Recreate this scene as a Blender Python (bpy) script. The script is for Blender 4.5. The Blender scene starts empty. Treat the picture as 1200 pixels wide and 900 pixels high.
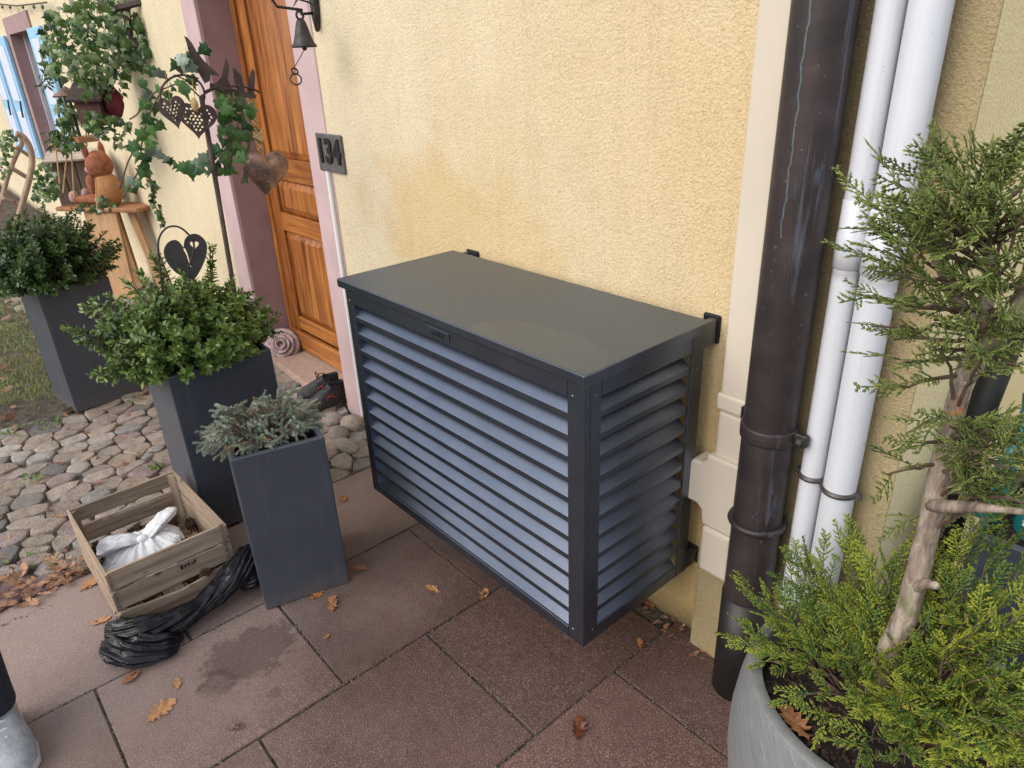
import bpy, bmesh, math, random
import numpy as np
from mathutils import Vector, Matrix, noise
from math import sin, cos, pi, radians
S = bpy.context.scene
C = S.collection
rng = random.Random(7)
nr = np.random.RandomState(5)

# ------------------------------------------------------------------ camera
R3 = ((0.65941, 0.75084, -0.03826), (0.29662, -0.30597, -0.90466), (-0.69080, 0.58520, -0.42442))
FPX, CX, CY = 824.33, 600.0, 450.0
CAM = Vector((0, 0, 1.62))
_r = [Vector(v) for v in R3]
cam = bpy.data.cameras.new('camera')
cam.sensor_width = 36; cam.lens = 36 * FPX / 1200; cam.clip_start = 0.05; cam.clip_end = 500
camo = bpy.data.objects.new('camera', cam); C.objects.link(camo)
x = _r[0].normalized(); z = -_r[2].normalized(); y = z.cross(x).normalized(); x = y.cross(z)
camo.matrix_world = Matrix.Translation(CAM) @ Matrix((x, y, z)).transposed().to_4x4()
S.camera = camo

# ------------------------------------------------------------------ light
SUN_EL, SUN_AZ = radians(37), radians(187)     # azimuth measured from +Y clockwise
w = bpy.data.worlds.new('World'); S.world = w; w.use_nodes = True
nt = w.node_tree; nt.nodes.clear()
sky = nt.nodes.new('ShaderNodeTexSky'); sky.sky_type = 'NISHITA'; sky.sun_disc = False
sky.sun_elevation = SUN_EL; sky.sun_rotation = SUN_AZ; sky.air_density = 1.0; sky.dust_density = 5.0; sky.ozone_density = 0.6
bg = nt.nodes.new('ShaderNodeBackground'); bg.inputs[1].default_value = 0.15
out = nt.nodes.new('ShaderNodeOutputWorld')
# thin even cloud layer in front of the clear-sky gradient
mxw = nt.nodes.new('ShaderNodeMix'); mxw.data_type = 'RGBA'; mxw.inputs[0].default_value = 0.7
mxw.inputs[7].default_value = (6.6, 6.9, 7.5, 1)
nt.links.new(sky.outputs[0], mxw.inputs[6]); nt.links.new(mxw.outputs[2], bg.inputs[0]); nt.links.new(bg.outputs[0], out.inputs[0])
sl = bpy.data.lights.new('sun', 'SUN'); sl.energy = 1.7; sl.angle = radians(50); sl.color = (1, 0.95, 0.88)
so = bpy.data.objects.new('sun', sl); C.objects.link(so)
sd = Vector((sin(SUN_AZ) * cos(SUN_EL), cos(SUN_AZ) * cos(SUN_EL), sin(SUN_EL)))
so.rotation_euler = sd.to_track_quat('Z', 'Y').to_euler()
S.view_settings.view_transform = 'Standard'; S.view_settings.look = 'None'
S.view_settings.exposure = 0.33; S.view_settings.gamma = 1.0
S.render.engine = 'CYCLES'
S.cycles.max_bounces = 6; S.cycles.diffuse_bounces = 3; S.cycles.transparent_max_bounces = 6

# ------------------------------------------------------------------ helpers
def ray(px, py):
    c = ((px - CX) / FPX, (py - CY) / FPX, 1.0)
    return Vector([sum(R3[i][j] * c[i] for i in range(3)) for j in range(3)])
def atY(px, py, Y): d = ray(px, py); return CAM + d * ((Y - CAM.y) / d.y)
def atX(px, py, X): d = ray(px, py); return CAM + d * ((X - CAM.x) / d.x)
def atZ(px, py, Z=0.0): d = ray(px, py); return CAM + d * ((Z - CAM.z) / d.z)

def thing(name, label, cat, loc=(0, 0, 0), group=None):
    o = bpy.data.objects.new(name, None); C.objects.link(o); o.location = loc
    o.empty_display_size = 0.05
    o['label'] = label; o['category'] = cat
    if group: o['group'] = group
    return o
def tag(o, label, cat, group=None):
    o['label'] = label; o['category'] = cat
    if group: o['group'] = group
    return o
def wloc(o):
    v = Vector((0, 0, 0))
    while o is not None:
        v = v + Vector(o.location); o = o.parent
    return v

class MB:
    def __init__(s): s.v = []; s.f = []; s.m = []; s.a = []
    def add(s, vs, fs, m=0, a=None):
        n = len(s.v); s.v += [tuple(q) for q in vs]; s.f += [tuple(i + n for i in f) for f in fs]; s.m += [m] * len(fs)
        s.a += (a if a is not None else [0.0] * len(vs))
        return s
    def box(s, lo, hi, m=0, M=None):
        vs = [Vector((X, Y, Z)) for X in (lo[0], hi[0]) for Y in (lo[1], hi[1]) for Z in (lo[2], hi[2])]
        if M: vs = [M @ q for q in vs]
        return s.add(vs, [(0, 1, 3, 2), (4, 6, 7, 5), (0, 4, 5, 1), (2, 3, 7, 6), (0, 2, 6, 4), (1, 5, 7, 3)], m)
    def cbox(s, c, sz, rot=None, m=0):
        M = Matrix.Translation(c) @ (rot.to_4x4() if rot else Matrix.Identity(4))
        h = [q / 2 for q in sz]
        return s.box([-q for q in h], h, m, M)
    def tube(s, pts, rad, n=8, m=0, caps=True, flat=1.0):
        pts = [Vector(p) for p in pts]; k = len(pts)
        if not hasattr(rad, '__len__'): rad = [rad] * k
        up = None; vs = []
        for i, p in enumerate(pts):
            t = (pts[min(i + 1, k - 1)] - pts[max(i - 1, 0)]).normalized()
            if up is None:
                up = Vector((0, 0, 1)) if abs(t.z) < 0.9 else Vector((1, 0, 0))
            u = (up - t * up.dot(t))
            u = u.normalized() if u.length > 1e-6 else t.orthogonal().normalized()
            up = u; vv = t.cross(u)
            for j in range(n):
                a = 2 * pi * j / n
                vs.append(p + (u * cos(a) * flat + vv * sin(a)) * rad[i])
        fs = [(i * n + j, i * n + (j + 1) % n, (i + 1) * n + (j + 1) % n, (i + 1) * n + j) for i in range(k - 1) for j in range(n)]
        if caps: fs += [tuple(range(n - 1, -1, -1)), tuple((k - 1) * n + j for j in range(n))]
        return s.add(vs, fs, m)
    def lathe(s, prof, c=(0, 0, 0), n=32, m=0, M=None):
        vs = []
        for r, zz in prof:
            for j in range(n):
                a = 2 * pi * j / n; q = Vector((r * cos(a), r * sin(a), zz))
                if M: q = M @ q
                vs.append(Vector(c) + q)
        k = len(prof)
        fs = [(i * n + j, i * n + (j + 1) % n, (i + 1) * n + (j + 1) % n, (i + 1) * n + j) for i in range(k - 1) for j in range(n)]
        return s.add(vs, fs, m)
    def prism(s, poly, axis, lo, hi, m=0):
        """poly: 2D points; axis: 'x','y','z' extrusion axis from lo to hi"""
        def mk(p, h):
            return {'x': (h, p[0], p[1]), 'y': (p[0], h, p[1]), 'z': (p[0], p[1], h)}[axis]
        n = len(poly); vs = [mk(p, lo) for p in poly] + [mk(p, hi) for p in poly]
        fs = [tuple(range(n - 1, -1, -1)), tuple(range(n, 2 * n))] + [(i, (i + 1) % n, n + (i + 1) % n, n + i) for i in range(n)]
        return s.add(vs, fs, m)
    def sphere(s, c, r, n=10, k=6, sc=(1, 1, 1), m=0):
        prof = [(max(1e-4, r * sin(pi * i / k)), -r * cos(pi * i / k)) for i in range(k + 1)]
        return s.lathe(prof, c, n, m, Matrix.Diagonal((*sc, 1)))
    def xform(s, M): s.v = [tuple(M @ Vector(q)) for q in s.v]; return s
    def build(s, name, mats, parent=None, smooth=False, bevel=0, label=None, seg=1, origin=None, fixn=True):
        me = bpy.data.meshes.new(name)
        off = wloc(parent) if parent else Vector((0, 0, 0))
        if origin is not None: off = off + Vector(origin) - (wloc(parent) if parent else Vector((0, 0, 0)))
        ar = np.array(s.v, dtype=float).reshape(-1, 3) - np.array(off)
        me.from_pydata(ar.tolist(), [], s.f)
        for q in (mats if isinstance(mats, (list, tuple)) else [mats]): me.materials.append(q)
        if any(s.m): me.polygons.foreach_set('material_index', s.m)
        if any(s.a):
            at = me.attributes.new('tone', 'FLOAT', 'POINT'); at.data.foreach_set('value', s.a)
        if fixn or bevel:
            bm = bmesh.new(); bm.from_mesh(me)
            if fixn: bmesh.ops.recalc_face_normals(bm, faces=bm.faces)
            if bevel:
                es = [e for e in bm.edges if len(e.link_faces) == 2 and e.calc_face_angle(0) > 0.5]
                bmesh.ops.bevel(bm, geom=es, offset=bevel, segments=seg, affect='EDGES', profile=0.5, clamp_overlap=True)
            bm.to_mesh(me); bm.free()
        if smooth: me.polygons.foreach_set('use_smooth', [True] * len(me.polygons))
        me.update()
        o = bpy.data.objects.new(name, me); C.objects.link(o)
        if parent: o.parent = parent; o.location = off - wloc(parent)
        else: o.location = off
        if label: o['label'] = label
        return o

def smooth_path(P_, k=6):
    P_ = [Vector(p) for p in P_]; o_ = []
    for i in range(len(P_) - 1):
        a, b_, c, d = P_[max(i - 1, 0)], P_[i], P_[i + 1], P_[min(i + 2, len(P_) - 1)]
        for j in range(k):
            t = j / k; o_.append(.5 * ((2 * b_) + (c - a) * t + (2 * a - 5 * b_ + 4 * c - d) * t * t + (3 * b_ - a - 3 * c + d) * t ** 3))
    return o_ + [P_[-1]]
def np_mesh(name, V, F, mats, parent=None, tone=None, smooth=False, mi=None):
    """V: n x 3 world, F: list of arrays (m x 3 or m x 4)"""
    me = bpy.data.meshes.new(name)
    off = np.array(wloc(parent)) if parent else np.zeros(3)
    V = V - off
    me.vertices.add(len(V)); me.vertices.foreach_set('co', V.ravel())
    k = F.shape[1]; me.loops.add(F.size); me.loops.foreach_set('vertex_index', F.ravel().astype(np.int32))
    me.polygons.add(len(F)); me.polygons.foreach_set('loop_start', np.arange(0, F.size, k, dtype=np.int32))
    me.polygons.foreach_set('loop_total', np.full(len(F), k, dtype=np.int32))
    if mi is not None: me.polygons.foreach_set('material_index', mi.astype(np.int32))
    if smooth: me.polygons.foreach_set('use_smooth', np.ones(len(F), bool))
    for q in (mats if isinstance(mats, (list, tuple)) else [mats]): me.materials.append(q)
    if tone is not None:
        at = me.attributes.new('tone', 'FLOAT', 'POINT'); at.data.foreach_set('value', tone.astype(np.float32))
    me.update(calc_edges=True); me.validate()
    o = bpy.data.objects.new(name, me); C.objects.link(o)
    if parent: o.parent = parent
    return o

def frames(dirs, ups=None, roll=None):
    """rotation matrices whose local Y axis is dirs, Z near ups"""
    d = dirs / np.linalg.norm(dirs, axis=1, keepdims=True)
    if ups is None: ups = np.tile([0., 0., 1.], (len(d), 1)) + nr.randn(len(d), 3) * .25
    x_ = np.cross(d, ups); x_ /= np.linalg.norm(x_, axis=1, keepdims=True) + 1e-9
    z_ = np.cross(x_, d)
    if roll is not None:
        c, s_ = np.cos(roll)[:, None], np.sin(roll)[:, None]
        x_, z_ = x_ * c + z_ * s_, z_ * c - x_ * s_
    return np.stack([x_, d, z_], 2)
def scatter(tv, tf, pos, rot, sc, tt=None, tadd=None):
    V = np.einsum('nij,vj->nvi', rot, tv) * sc[:, None, None] + pos[:, None, :]
    n, k = len(pos), len(tv)
    F = tf[None] + (np.arange(n) * k)[:, None, None]
    T = None
    if tt is not None:
        T = np.tile(tt, (n, 1)) + (tadd[:, None] if tadd is not None else 0); T = T.ravel()
    return V.reshape(-1, 3), F.reshape(-1, tf.shape[1]), T

# ------------------------------------------------------------------ materials
def col(c): return (*c, 1.0)
def newmat(name):
    m = bpy.data.materials.new(name); m.use_nodes = True
    n = m.node_tree; return m, n, n.nodes['Principled BSDF'], n.nodes, n.links
def ramp(ns, ls, src, stops):
    r = ns.new('ShaderNodeValToRGB'); e = r.color_ramp.elements
    while len(e) > 1: e.remove(e[-1])
    e[0].position = stops[0][0]; e[0].color = col(stops[0][1])
    for p, c in stops[1:]:
        q = e.new(p); q.color = col(c)
    ls.new(src, r.inputs[0]); return r.outputs[0]
def tex(ns, ls, vec, scale, detail=4, rough=.6, kind='noise', dist=0.0):
    if kind == 'noise':
        t = ns.new('ShaderNodeTexNoise'); t.inputs['Detail'].default_value = detail; t.inputs['Roughness'].default_value = rough
        t.inputs['Distortion'].default_value = dist
    else:
        t = ns.new('ShaderNodeTexVoronoi')
    t.inputs['Scale'].default_value = scale
    if vec is not None: ls.new(vec, t.inputs['Vector'])
    return t
def coords(ns, ls, kind='Object', sc=None):
    if kind == 'World':
        v = ns.new('ShaderNodeNewGeometry').outputs['Position']
    else:
        v = ns.new('ShaderNodeTexCoord').outputs[kind]
    if sc:
        mp = ns.new('ShaderNodeMapping'); mp.inputs['Scale'].default_value = sc; ls.new(v, mp.inputs[0]); v = mp.outputs[0]
    return v
def mix(ns, ls, fac, a, b, mode='MIX'):
    n = ns.new('ShaderNodeMix'); n.data_type = 'RGBA'; n.blend_type = mode
    for s_, q in ((n.inputs[0], fac), (n.inputs[6], a), (n.inputs[7], b)):
        if isinstance(q, (int, float)): s_.default_value = q
        elif isinstance(q, tuple): s_.default_value = col(q)
        else: ls.new(q, s_)
    return n.outputs[2]
def math_(ns, ls, op, a, b=None, c=None, clamp=False):
    n = ns.new('ShaderNodeMath'); n.operation = op; n.use_clamp = clamp
    for i, q in enumerate((a, b, c)):
        if q is None: continue
        if isinstance(q, (int, float)): n.inputs[i].default_value = q
        else: ls.new(q, n.inputs[i])
    return n.outputs[0]
def bump(ns, ls, bs, h, dist, strength=1.0, prev=None):
    b = ns.new('ShaderNodeBump'); b.inputs['Distance'].default_value = dist; b.inputs['Strength'].default_value = strength
    ls.new(h, b.inputs['Height'])
    if prev: ls.new(prev, b.inputs['Normal'])
    if bs: ls.new(b.outputs[0], bs.inputs['Normal'])
    return b.outputs[0]
def pm(name, c1, c2=None, scale=8, rough=.6, bs=60, bd=0.0, metal=0, spec=.5, sc=None, kind='Object', lo=.35, hi=.65, rnd=0.0, sub=0, rvar=0.0, coat=0.0, det=4):
    """general two-tone noise material; rnd = value jitter per object, lo/hi where the two colours switch"""
    m, t, b, ns, ls = newmat(name)
    v = coords(ns, ls, kind, sc)
    c2 = c2 or tuple(q * .8 for q in c1)
    n1 = tex(ns, ls, v, scale, det)
    c_ = ramp(ns, ls, n1.outputs[0], [(lo, c1), (hi, c2)])
    if rnd:
        oi = ns.new('ShaderNodeObjectInfo')
        f = math_(ns, ls, 'MULTIPLY_ADD', oi.outputs['Random'], rnd, 1 - rnd / 2)
        hs = ns.new('ShaderNodeHueSaturation'); ls.new(c_, hs.inputs['Color']); ls.new(f, hs.inputs['Value']); c_ = hs.outputs[0]
    ls.new(c_, b.inputs['Base Color'])
    b.inputs['Roughness'].default_value = rough; b.inputs['Metallic'].default_value = metal
    b.inputs['Specular IOR Level'].default_value = spec; b.inputs['Coat Weight'].default_value = coat
    if rvar:
        r_ = math_(ns, ls, 'MULTIPLY_ADD', n1.outputs[0], rvar, rough - rvar / 2); ls.new(r_, b.inputs['Roughness'])
    if bd:
        n2 = tex(ns, ls, v, bs, 5); bump(ns, ls, b, n2.outputs[0], bd)
    return m

def plaster(name, base, dark, stain=None, grain=1.0):
    m, t, b, ns, ls = newmat(name); v = coords(ns, ls, 'World')
    n1 = tex(ns, ls, v, 1.3, 6, .6)
    c_ = ramp(ns, ls, n1.outputs[0], [(.32, dark), (.6, base)])
    if stain: c_ = stain(ns, ls, v, c_)
    n3 = tex(ns, ls, v, 190, 3, .6)
    c_ = mix(ns, ls, .35, c_, ramp(ns, ls, n3.outputs[0], [(.38, (.55, .5, .42)), (.52, (1, 1, 1))]), 'MULTIPLY')
    ls.new(c_, b.inputs['Base Color']); b.inputs['Roughness'].default_value = .93; b.inputs['Specular IOR Level'].default_value = .2
    v1 = tex(ns, ls, v, 170, 4, .55); v2 = tex(ns, ls, v, 420, 2, .5)
    h = math_(ns, ls, 'ADD', v1.outputs[0], math_(ns, ls, 'MULTIPLY', v2.outputs[0], .35))
    bump(ns, ls, b, h, .0046 * grain)
    return m
def wall_stain(ns, ls, v, c_):
    # deeper ochre towards the downpipes and in a damp cloud left of the cover; pale new paint by the door
    sp = ns.new('ShaderNodeSeparateXYZ'); ls.new(v, sp.inputs[0])
    big = tex(ns, ls, v, 1.7, 5, .65)
    fx = math_(ns, ls, 'MULTIPLY_ADD', sp.outputs[0], .50, 1.18)          # -2.4 -> 0 ... -.4 -> 1
    fx = math_(ns, ls, 'ADD', fx, math_(ns, ls, 'MULTIPLY_ADD', big.outputs[0], 1.2, -.62), None, True)
    c_ = mix(ns, ls, math_(ns, ls, 'MULTIPLY', fx, .7), c_, (.63, .45, .20))
    # damp band low down
    fz = math_(ns, ls, 'MULTIPLY_ADD', sp.outputs[2], -1.6, 1.75)
    near = math_(ns, ls, 'MULTIPLY_ADD', sp.outputs[0], 1.1, 2.9, True)
    fz = math_(ns, ls, 'ADD', fz, math_(ns, ls, 'MULTIPLY_ADD', big.outputs[0], 1.6, -.95), None, True)
    f = math_(ns, ls, 'MULTIPLY', math_(ns, ls, 'MULTIPLY', fz, near), .75)
    c_ = mix(ns, ls, f, c_, (.52, .37, .14))
    bx_ = math_(ns, ls, 'MULTIPLY_ADD', sp.outputs[0], 1.9, 3.85); bz_ = math_(ns, ls, 'MULTIPLY_ADD', sp.outputs[2], 3.6, -3.75)
    bd_ = math_(ns, ls, 'SQRT', math_(ns, ls, 'ADD', math_(ns, ls, 'MULTIPLY', bx_, bx_), math_(ns, ls, 'MULTIPLY', bz_, bz_)))
    cloudy = tex(ns, ls, v, 4.5, 6, .65)
    bf = math_(ns, ls, 'MULTIPLY_ADD', math_(ns, ls, 'ADD', bd_, math_(ns, ls, 'MULTIPLY_ADD', cloudy.outputs[0], 2.4, -1.2)), -1.6, 1.9, True)
    c_ = mix(ns, ls, math_(ns, ls, 'MULTIPLY', bf, .45), c_, (.64, .43, .16))
    tn = tex(ns, ls, v, 7, 6, .7)
    c_ = mix(ns, ls, .20, c_, ramp(ns, ls, tn.outputs[0], [(.34, (.80, .77, .72)), (.56, (1.04, 1.03, 1.02))]), 'MULTIPLY')
    rn = tex(ns, ls, coords(ns, ls, 'World', (13, 13, .8)), 1.0, 6, .7, dist=.4)
    c_ = mix(ns, ls, .32, c_, ramp(ns, ls, rn.outputs[0], [(.30, (.80, .75, .66)), (.46, (1, 1, 1))]), 'MULTIPLY')
    ck = ns.new('ShaderNodeTexVoronoi'); ck.feature = 'DISTANCE_TO_EDGE'; ck.inputs['Scale'].default_value = .9
    wv = ns.new('ShaderNodeVectorMath'); wv.operation = 'MULTIPLY_ADD'; ls.new(cloudy.outputs[1], wv.inputs[0]); wv.inputs[1].default_value = (.35, .35, .35); ls.new(v, wv.inputs[2]); ls.new(wv.outputs[0], ck.inputs['Vector'])
    cf = math_(ns, ls, 'MULTIPLY', math_(ns, ls, 'LESS_THAN', ck.outputs['Distance'], .0012), ramp(ns, ls, big.outputs[0], [(.5, (0, 0, 0)), (.6, (.55, .55, .55))]))
    c_ = mix(ns, ls, cf, c_, (.30, .24, .15))
    # dirt line at the very foot
    fd = math_(ns, ls, 'MULTIPLY_ADD', sp.outputs[2], -9, 1.0)
    fd = math_(ns, ls, 'ADD', fd, math_(ns, ls, 'MULTIPLY_ADD', big.outputs[0], 1.4, -.9), None, True)
    return mix(ns, ls, fd, c_, (.12, .09, .055))

M = {}
M['wall'] = plaster('wall_render', (.75, .66, .475), (.71, .61, .42), wall_stain)
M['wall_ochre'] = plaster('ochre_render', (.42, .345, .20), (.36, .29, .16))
M['wall_cream'] = plaster('cream_render', (.90, .80, .50), (.88, .77, .46))
M['pink'] = pm('pink_paint', (.54, .405, .41), (.48, .35, .36), 5, .75, 90, .0008, kind='World')
M['pinkdark'] = pm('dusky_pink_paint', (.36, .235, .235), (.30, .195, .195), 6, .7, 90, .0008, kind='World')  # window frame colour; on the door reveals it carries their shade
M['metal'] = pm('anthracite_paint', (.148, .172, .222), (.125, .150, .200), 9, .33, 900, .0002, metal=.96, rvar=.05, kind='World')
M['black'] = pm('black_metal', (.010, .010, .012), (.016, .016, .018), 20, .6, spec=.3)
M['iron'] = pm('rusty_iron', (.095, .062, .055), (.05, .036, .034), 30, .7, 160, .001, metal=.3)
M['castiron'] = pm('cast_iron', (.06, .058, .055), (.03, .028, .028), 40, .5, 120, .0015, metal=.6)
M['duct'] = pm('ivory_plastic', (.62, .555, .46), (.58, .52, .43), 3, .42, 300, .0001, kind='World')
M['white'] = pm('white_plastic', (.62, .645, .70), (.54, .57, .63), 7, .35, kind='World')
def pipemat():
    m, t, b, ns, ls = newmat('white_pvc'); v = coords(ns, ls, 'World')
    s1 = tex(ns, ls, coords(ns, ls, 'World', (60, 60, 2.2)), 1.0, 6, .7, dist=.5); n = tex(ns, ls, v, 6, 4); f = tex(ns, ls, v, 120, 3)
    c_ = mix(ns, ls, n.outputs[0], (.66, .68, .73), (.56, .59, .65))
    c_ = mix(ns, ls, math_(ns, ls, 'MULTIPLY', ramp(ns, ls, s1.outputs[0], [(.55, (0, 0, 0)), (.72, (1, 1, 1))]), .28), c_, (.34, .33, .30))
    c_ = mix(ns, ls, ramp(ns, ls, f.outputs[0], [(.70, (0, 0, 0)), (.74, (.6, .6, .6))]), c_, (.25, .22, .18))
    sp = ns.new('ShaderNodeSeparateXYZ'); ls.new(v, sp.inputs[0])
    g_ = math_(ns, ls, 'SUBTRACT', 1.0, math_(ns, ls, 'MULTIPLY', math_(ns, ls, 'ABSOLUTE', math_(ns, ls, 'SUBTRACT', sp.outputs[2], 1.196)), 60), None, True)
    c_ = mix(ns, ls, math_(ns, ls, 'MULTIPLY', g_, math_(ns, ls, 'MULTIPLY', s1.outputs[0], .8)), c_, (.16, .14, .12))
    ls.new(c_, b.inputs['Base Color']); b.inputs['Roughness'].default_value = .36; return m
M['pvc'] = pipemat()
M['whitep'] = pm('white_conduit', (.80, .80, .82), (.74, .74, .76), 4, .4)
M['clamp'] = pm('clamp_metal', (.18, .17, .17), (.10, .09, .09), 40, .45, metal=.7)
M['soil'] = pm('potting_soil', (.035, .024, .018), (.012, .009, .008), 60, .95, 90, .02)
M['twine'] = pm('twine', (.55, .38, .20), (.40, .26, .12), 80, .9, 300, .001)
M['stone'] = pm('doorstep_stone', (.42, .30, .235), (.34, .235, .19), 25, .85, 220, .002, kind='World')
M['dish'] = pm('black_dish', (.018, .018, .02), (.03, .03, .032), 30, .35)
M['red'] = pm('red_berry', (.55, .05, .04), (.40, .03, .03), 20, .3)
M['blacksack'] = pm('black_plastic', (.010, .011, .014), (.012, .012, .015), 20, .17, 30, .002, spec=.32)
M['blue'] = pm('pale_blue_paint', (.30, .55, .80), (.26, .49, .73), 8, .6, kind='World')
M['bluepanel'] = pm('pale_panel_paint', (.62, .68, .80), (.55, .60, .76), 14, .7, kind='World')
M['glass'] = pm('dark_glass', (.24, .165, .155), (.18, .125, .12), 3, .5)
M['terracotta'] = pm('terracotta', (.45, .16, .08), (.35, .12, .06), 12, .8)
M['teal'] = pm('teal_plastic', (.01, .16, .16), (.01, .12, .13), 6, .4)
M['roof'] = pm('roof_tiles', (.28, .12, .08), (.18, .08, .06), 20, .85)

def lidmat():
    m, t, b, ns, ls = newmat('wet_anthracite_lid'); v = coords(ns, ls, 'World')
    n = tex(ns, ls, v, 5, 5, .6); vo = tex(ns, ls, v, 230, kind='v'); n3 = tex(ns, ls, v, 60, 3)
    sp = ns.new('ShaderNodeSeparateXYZ'); ls.new(v, sp.inputs[0])
    dx = math_(ns, ls, 'MULTIPLY_ADD', sp.outputs[0], 3.6, 3.95); dy = math_(ns, ls, 'MULTIPLY_ADD', sp.outputs[1], 7.5, -7.6)
    d = math_(ns, ls, 'ADD', math_(ns, ls, 'MULTIPLY', dx, dx), math_(ns, ls, 'MULTIPLY', dy, dy))
    pud = math_(ns, ls, 'MULTIPLY_ADD', math_(ns, ls, 'ADD', d, math_(ns, ls, 'MULTIPLY', n.outputs[0], .8)), -9, 9, True)
    c_ = ramp(ns, ls, n.outputs[0], [(.3, (.115, .155, .232)), (.7, (.145, .183, .255))])
    ls.new(c_, b.inputs['Base Color']); b.inputs['Metallic'].default_value = .93
    ro = math_(ns, ls, 'MULTIPLY_ADD', n.outputs[0], .30, .20)
    ls.new(math_(ns, ls, 'MULTIPLY_ADD', pud, -.14, ro), b.inputs['Roughness'])
    dr = ramp(ns, ls, vo.outputs['Distance'], [(.16, (1, 1, 1)), (.42, (0, 0, 0))])
    dr = math_(ns, ls, 'MULTIPLY', dr, math_(ns, ls, 'MULTIPLY', math_(ns, ls, 'SUBTRACT', 1.0, pud), ramp(ns, ls, n3.outputs[0], [(.42, (0, 0, 0)), (.58, (1, 1, 1))])))
    bump(ns, ls, b, dr, .0011); return m
M['lid'] = lidmat()
def copper_pipe():
    m, t, b, ns, ls = newmat('weathered_copper'); v = coords(ns, ls, 'World')
    n = tex(ns, ls, v, 9, 6, .6)
    c_ = ramp(ns, ls, n.outputs[0], [(.3, (.022, .018, .019)), (.55, (.042, .030, .030)), (.75, (.065, .052, .056))])
    vs_ = coords(ns, ls, 'World', (26, 26, 1.6)); s1 = tex(ns, ls, vs_, 1.5, 6, .7, dist=.6)
    streak = ramp(ns, ls, s1.outputs[0], [(.56, (0, 0, 0)), (.68, (1, 1, 1))])
    sp = ns.new('ShaderNodeSeparateXYZ'); ls.new(v, sp.inputs[0])
    side = math_(ns, ls, 'MULTIPLY_ADD', sp.outputs[0], 28, 19.4, True)      # right-hand flank runs bluer
    c_ = mix(ns, ls, math_(ns, ls, 'MULTIPLY', math_(ns, ls, 'MULTIPLY', streak, side), .55), c_, (.16, .20, .27))
    fl = tex(ns, ls, v, 70, 3, .7)
    c_ = mix(ns, ls, math_(ns, ls, 'MULTIPLY', ramp(ns, ls, fl.outputs[0], [(.68, (0, 0, 0)), (.74, (1, 1, 1))]), .5), c_, (.30, .33, .38))
    # narrow verdigris run on the front
    wob = tex(ns, ls, coords(ns, ls, 'World', (0, 0, 11)), 1.0, 5, .65)
    cx = math_(ns, ls, 'MULTIPLY_ADD', wob.outputs[0], .030, -.712)
    dx = math_(ns, ls, 'ABSOLUTE', math_(ns, ls, 'SUBTRACT', sp.outputs[0], cx))
    line = math_(ns, ls, 'LESS_THAN', math_(ns, ls, 'ADD', dx, math_(ns, ls, 'MULTIPLY', fl.outputs[0], .0022)), .0026)
    fr = math_(ns, ls, 'LESS_THAN', sp.outputs[1], 1.36)
    zz = math_(ns, ls, 'GREATER_THAN', sp.outputs[2], 1.27)
    f = math_(ns, ls, 'MULTIPLY', math_(ns, ls, 'MULTIPLY', line, fr), zz)
    c_ = mix(ns, ls, math_(ns, ls, 'MULTIPLY', f, .55), c_, (.13, .20, .23))
    ls.new(c_, b.inputs['Base Color']); b.inputs['Metallic'].default_value = .25
    b.inputs['Roughness'].default_value = .5
    h = tex(ns, ls, v, 60, 4); bump(ns, ls, b, h.outputs[0], .0006)
    return m
M['copper'] = copper_pipe()

def wood(name, c1, c2, axis, dens=1.0, rough=.6, knots=True, bd=.0012, rnd=.25, c3=None):
    m, t, b, ns, ls = newmat(name)
    sc = [34 * dens] * 3; sc[axis] = 2.2 * dens
    oi = ns.new('ShaderNodeObjectInfo')
    v0 = coords(ns, ls, 'Object')
    ad = ns.new('ShaderNodeVectorMath'); ad.operation = 'MULTIPLY_ADD'
    cb = ns.new('ShaderNodeCombineXYZ')
    for i in range(3): ls.new(oi.outputs['Random'], cb.inputs[i])
    ls.new(cb.outputs[0], ad.inputs[0]); ad.inputs[1].default_value = (17, 23, 31); ls.new(v0, ad.inputs[2])
    mp = ns.new('ShaderNodeMapping'); mp.inputs['Scale'].default_value = sc; ls.new(ad.outputs[0], mp.inputs[0])
    g = tex(ns, ls, mp.outputs[0], 1.0, 6, .65, dist=.8)
    st = [(.32, c2), (.62, c1)]
    if c3: st = [(.30, c3), (.45, c2), (.64, c1)]
    c_ = ramp(ns, ls, g.outputs[0], st)
    big = tex(ns, ls, ad.outputs[0], 5, 3)
    c_ = mix(ns, ls, .5, c_, ramp(ns, ls, big.outputs[0], [(.3, (.62, .6, .58)), (.65, (1.1, 1.08, 1.05))]), 'MULTIPLY')
    if knots:
        k = tex(ns, ls, ad.outputs[0], 9, kind='v')
        kk = ramp(ns, ls, k.outputs['Distance'], [(.07, (.28, .18, .12)), (.16, (1, 1, 1))])
        c_ = mix(ns, ls, .8, c_, kk, 'MULTIPLY')
    f = math_(ns, ls, 'MULTIPLY_ADD', oi.outputs['Random'], rnd, 1 - rnd / 2)
    hs = ns.new('ShaderNodeHueSaturation'); ls.new(c_, hs.inputs['Color']); ls.new(f, hs.inputs['Value'])
    ls.new(hs.outputs[0], b.inputs['Base Color']); b.inputs['Roughness'].default_value = rough
    if bd: bump(ns, ls, b, g.outputs[0], bd)
    return m
for i, ax in enumerate('xyz'):
    M['crate_' + ax] = wood('weathered_crate_wood_' + ax, (.42, .325, .24), (.20, .145, .105), i, 1.3, .88, rnd=.4, bd=.002)
    M['door_' + ax] = wood('varnished_door_wood_' + ax, (.48, .195, .045), (.27, .09, .02), i, .55, .34, knots=False, bd=.0004, rnd=.12, c3=(.07, .022, .008))
M['plank'] = wood('plank_wood', (.42, .20, .09), (.26, .11, .05), 1, 1, .6)
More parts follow.
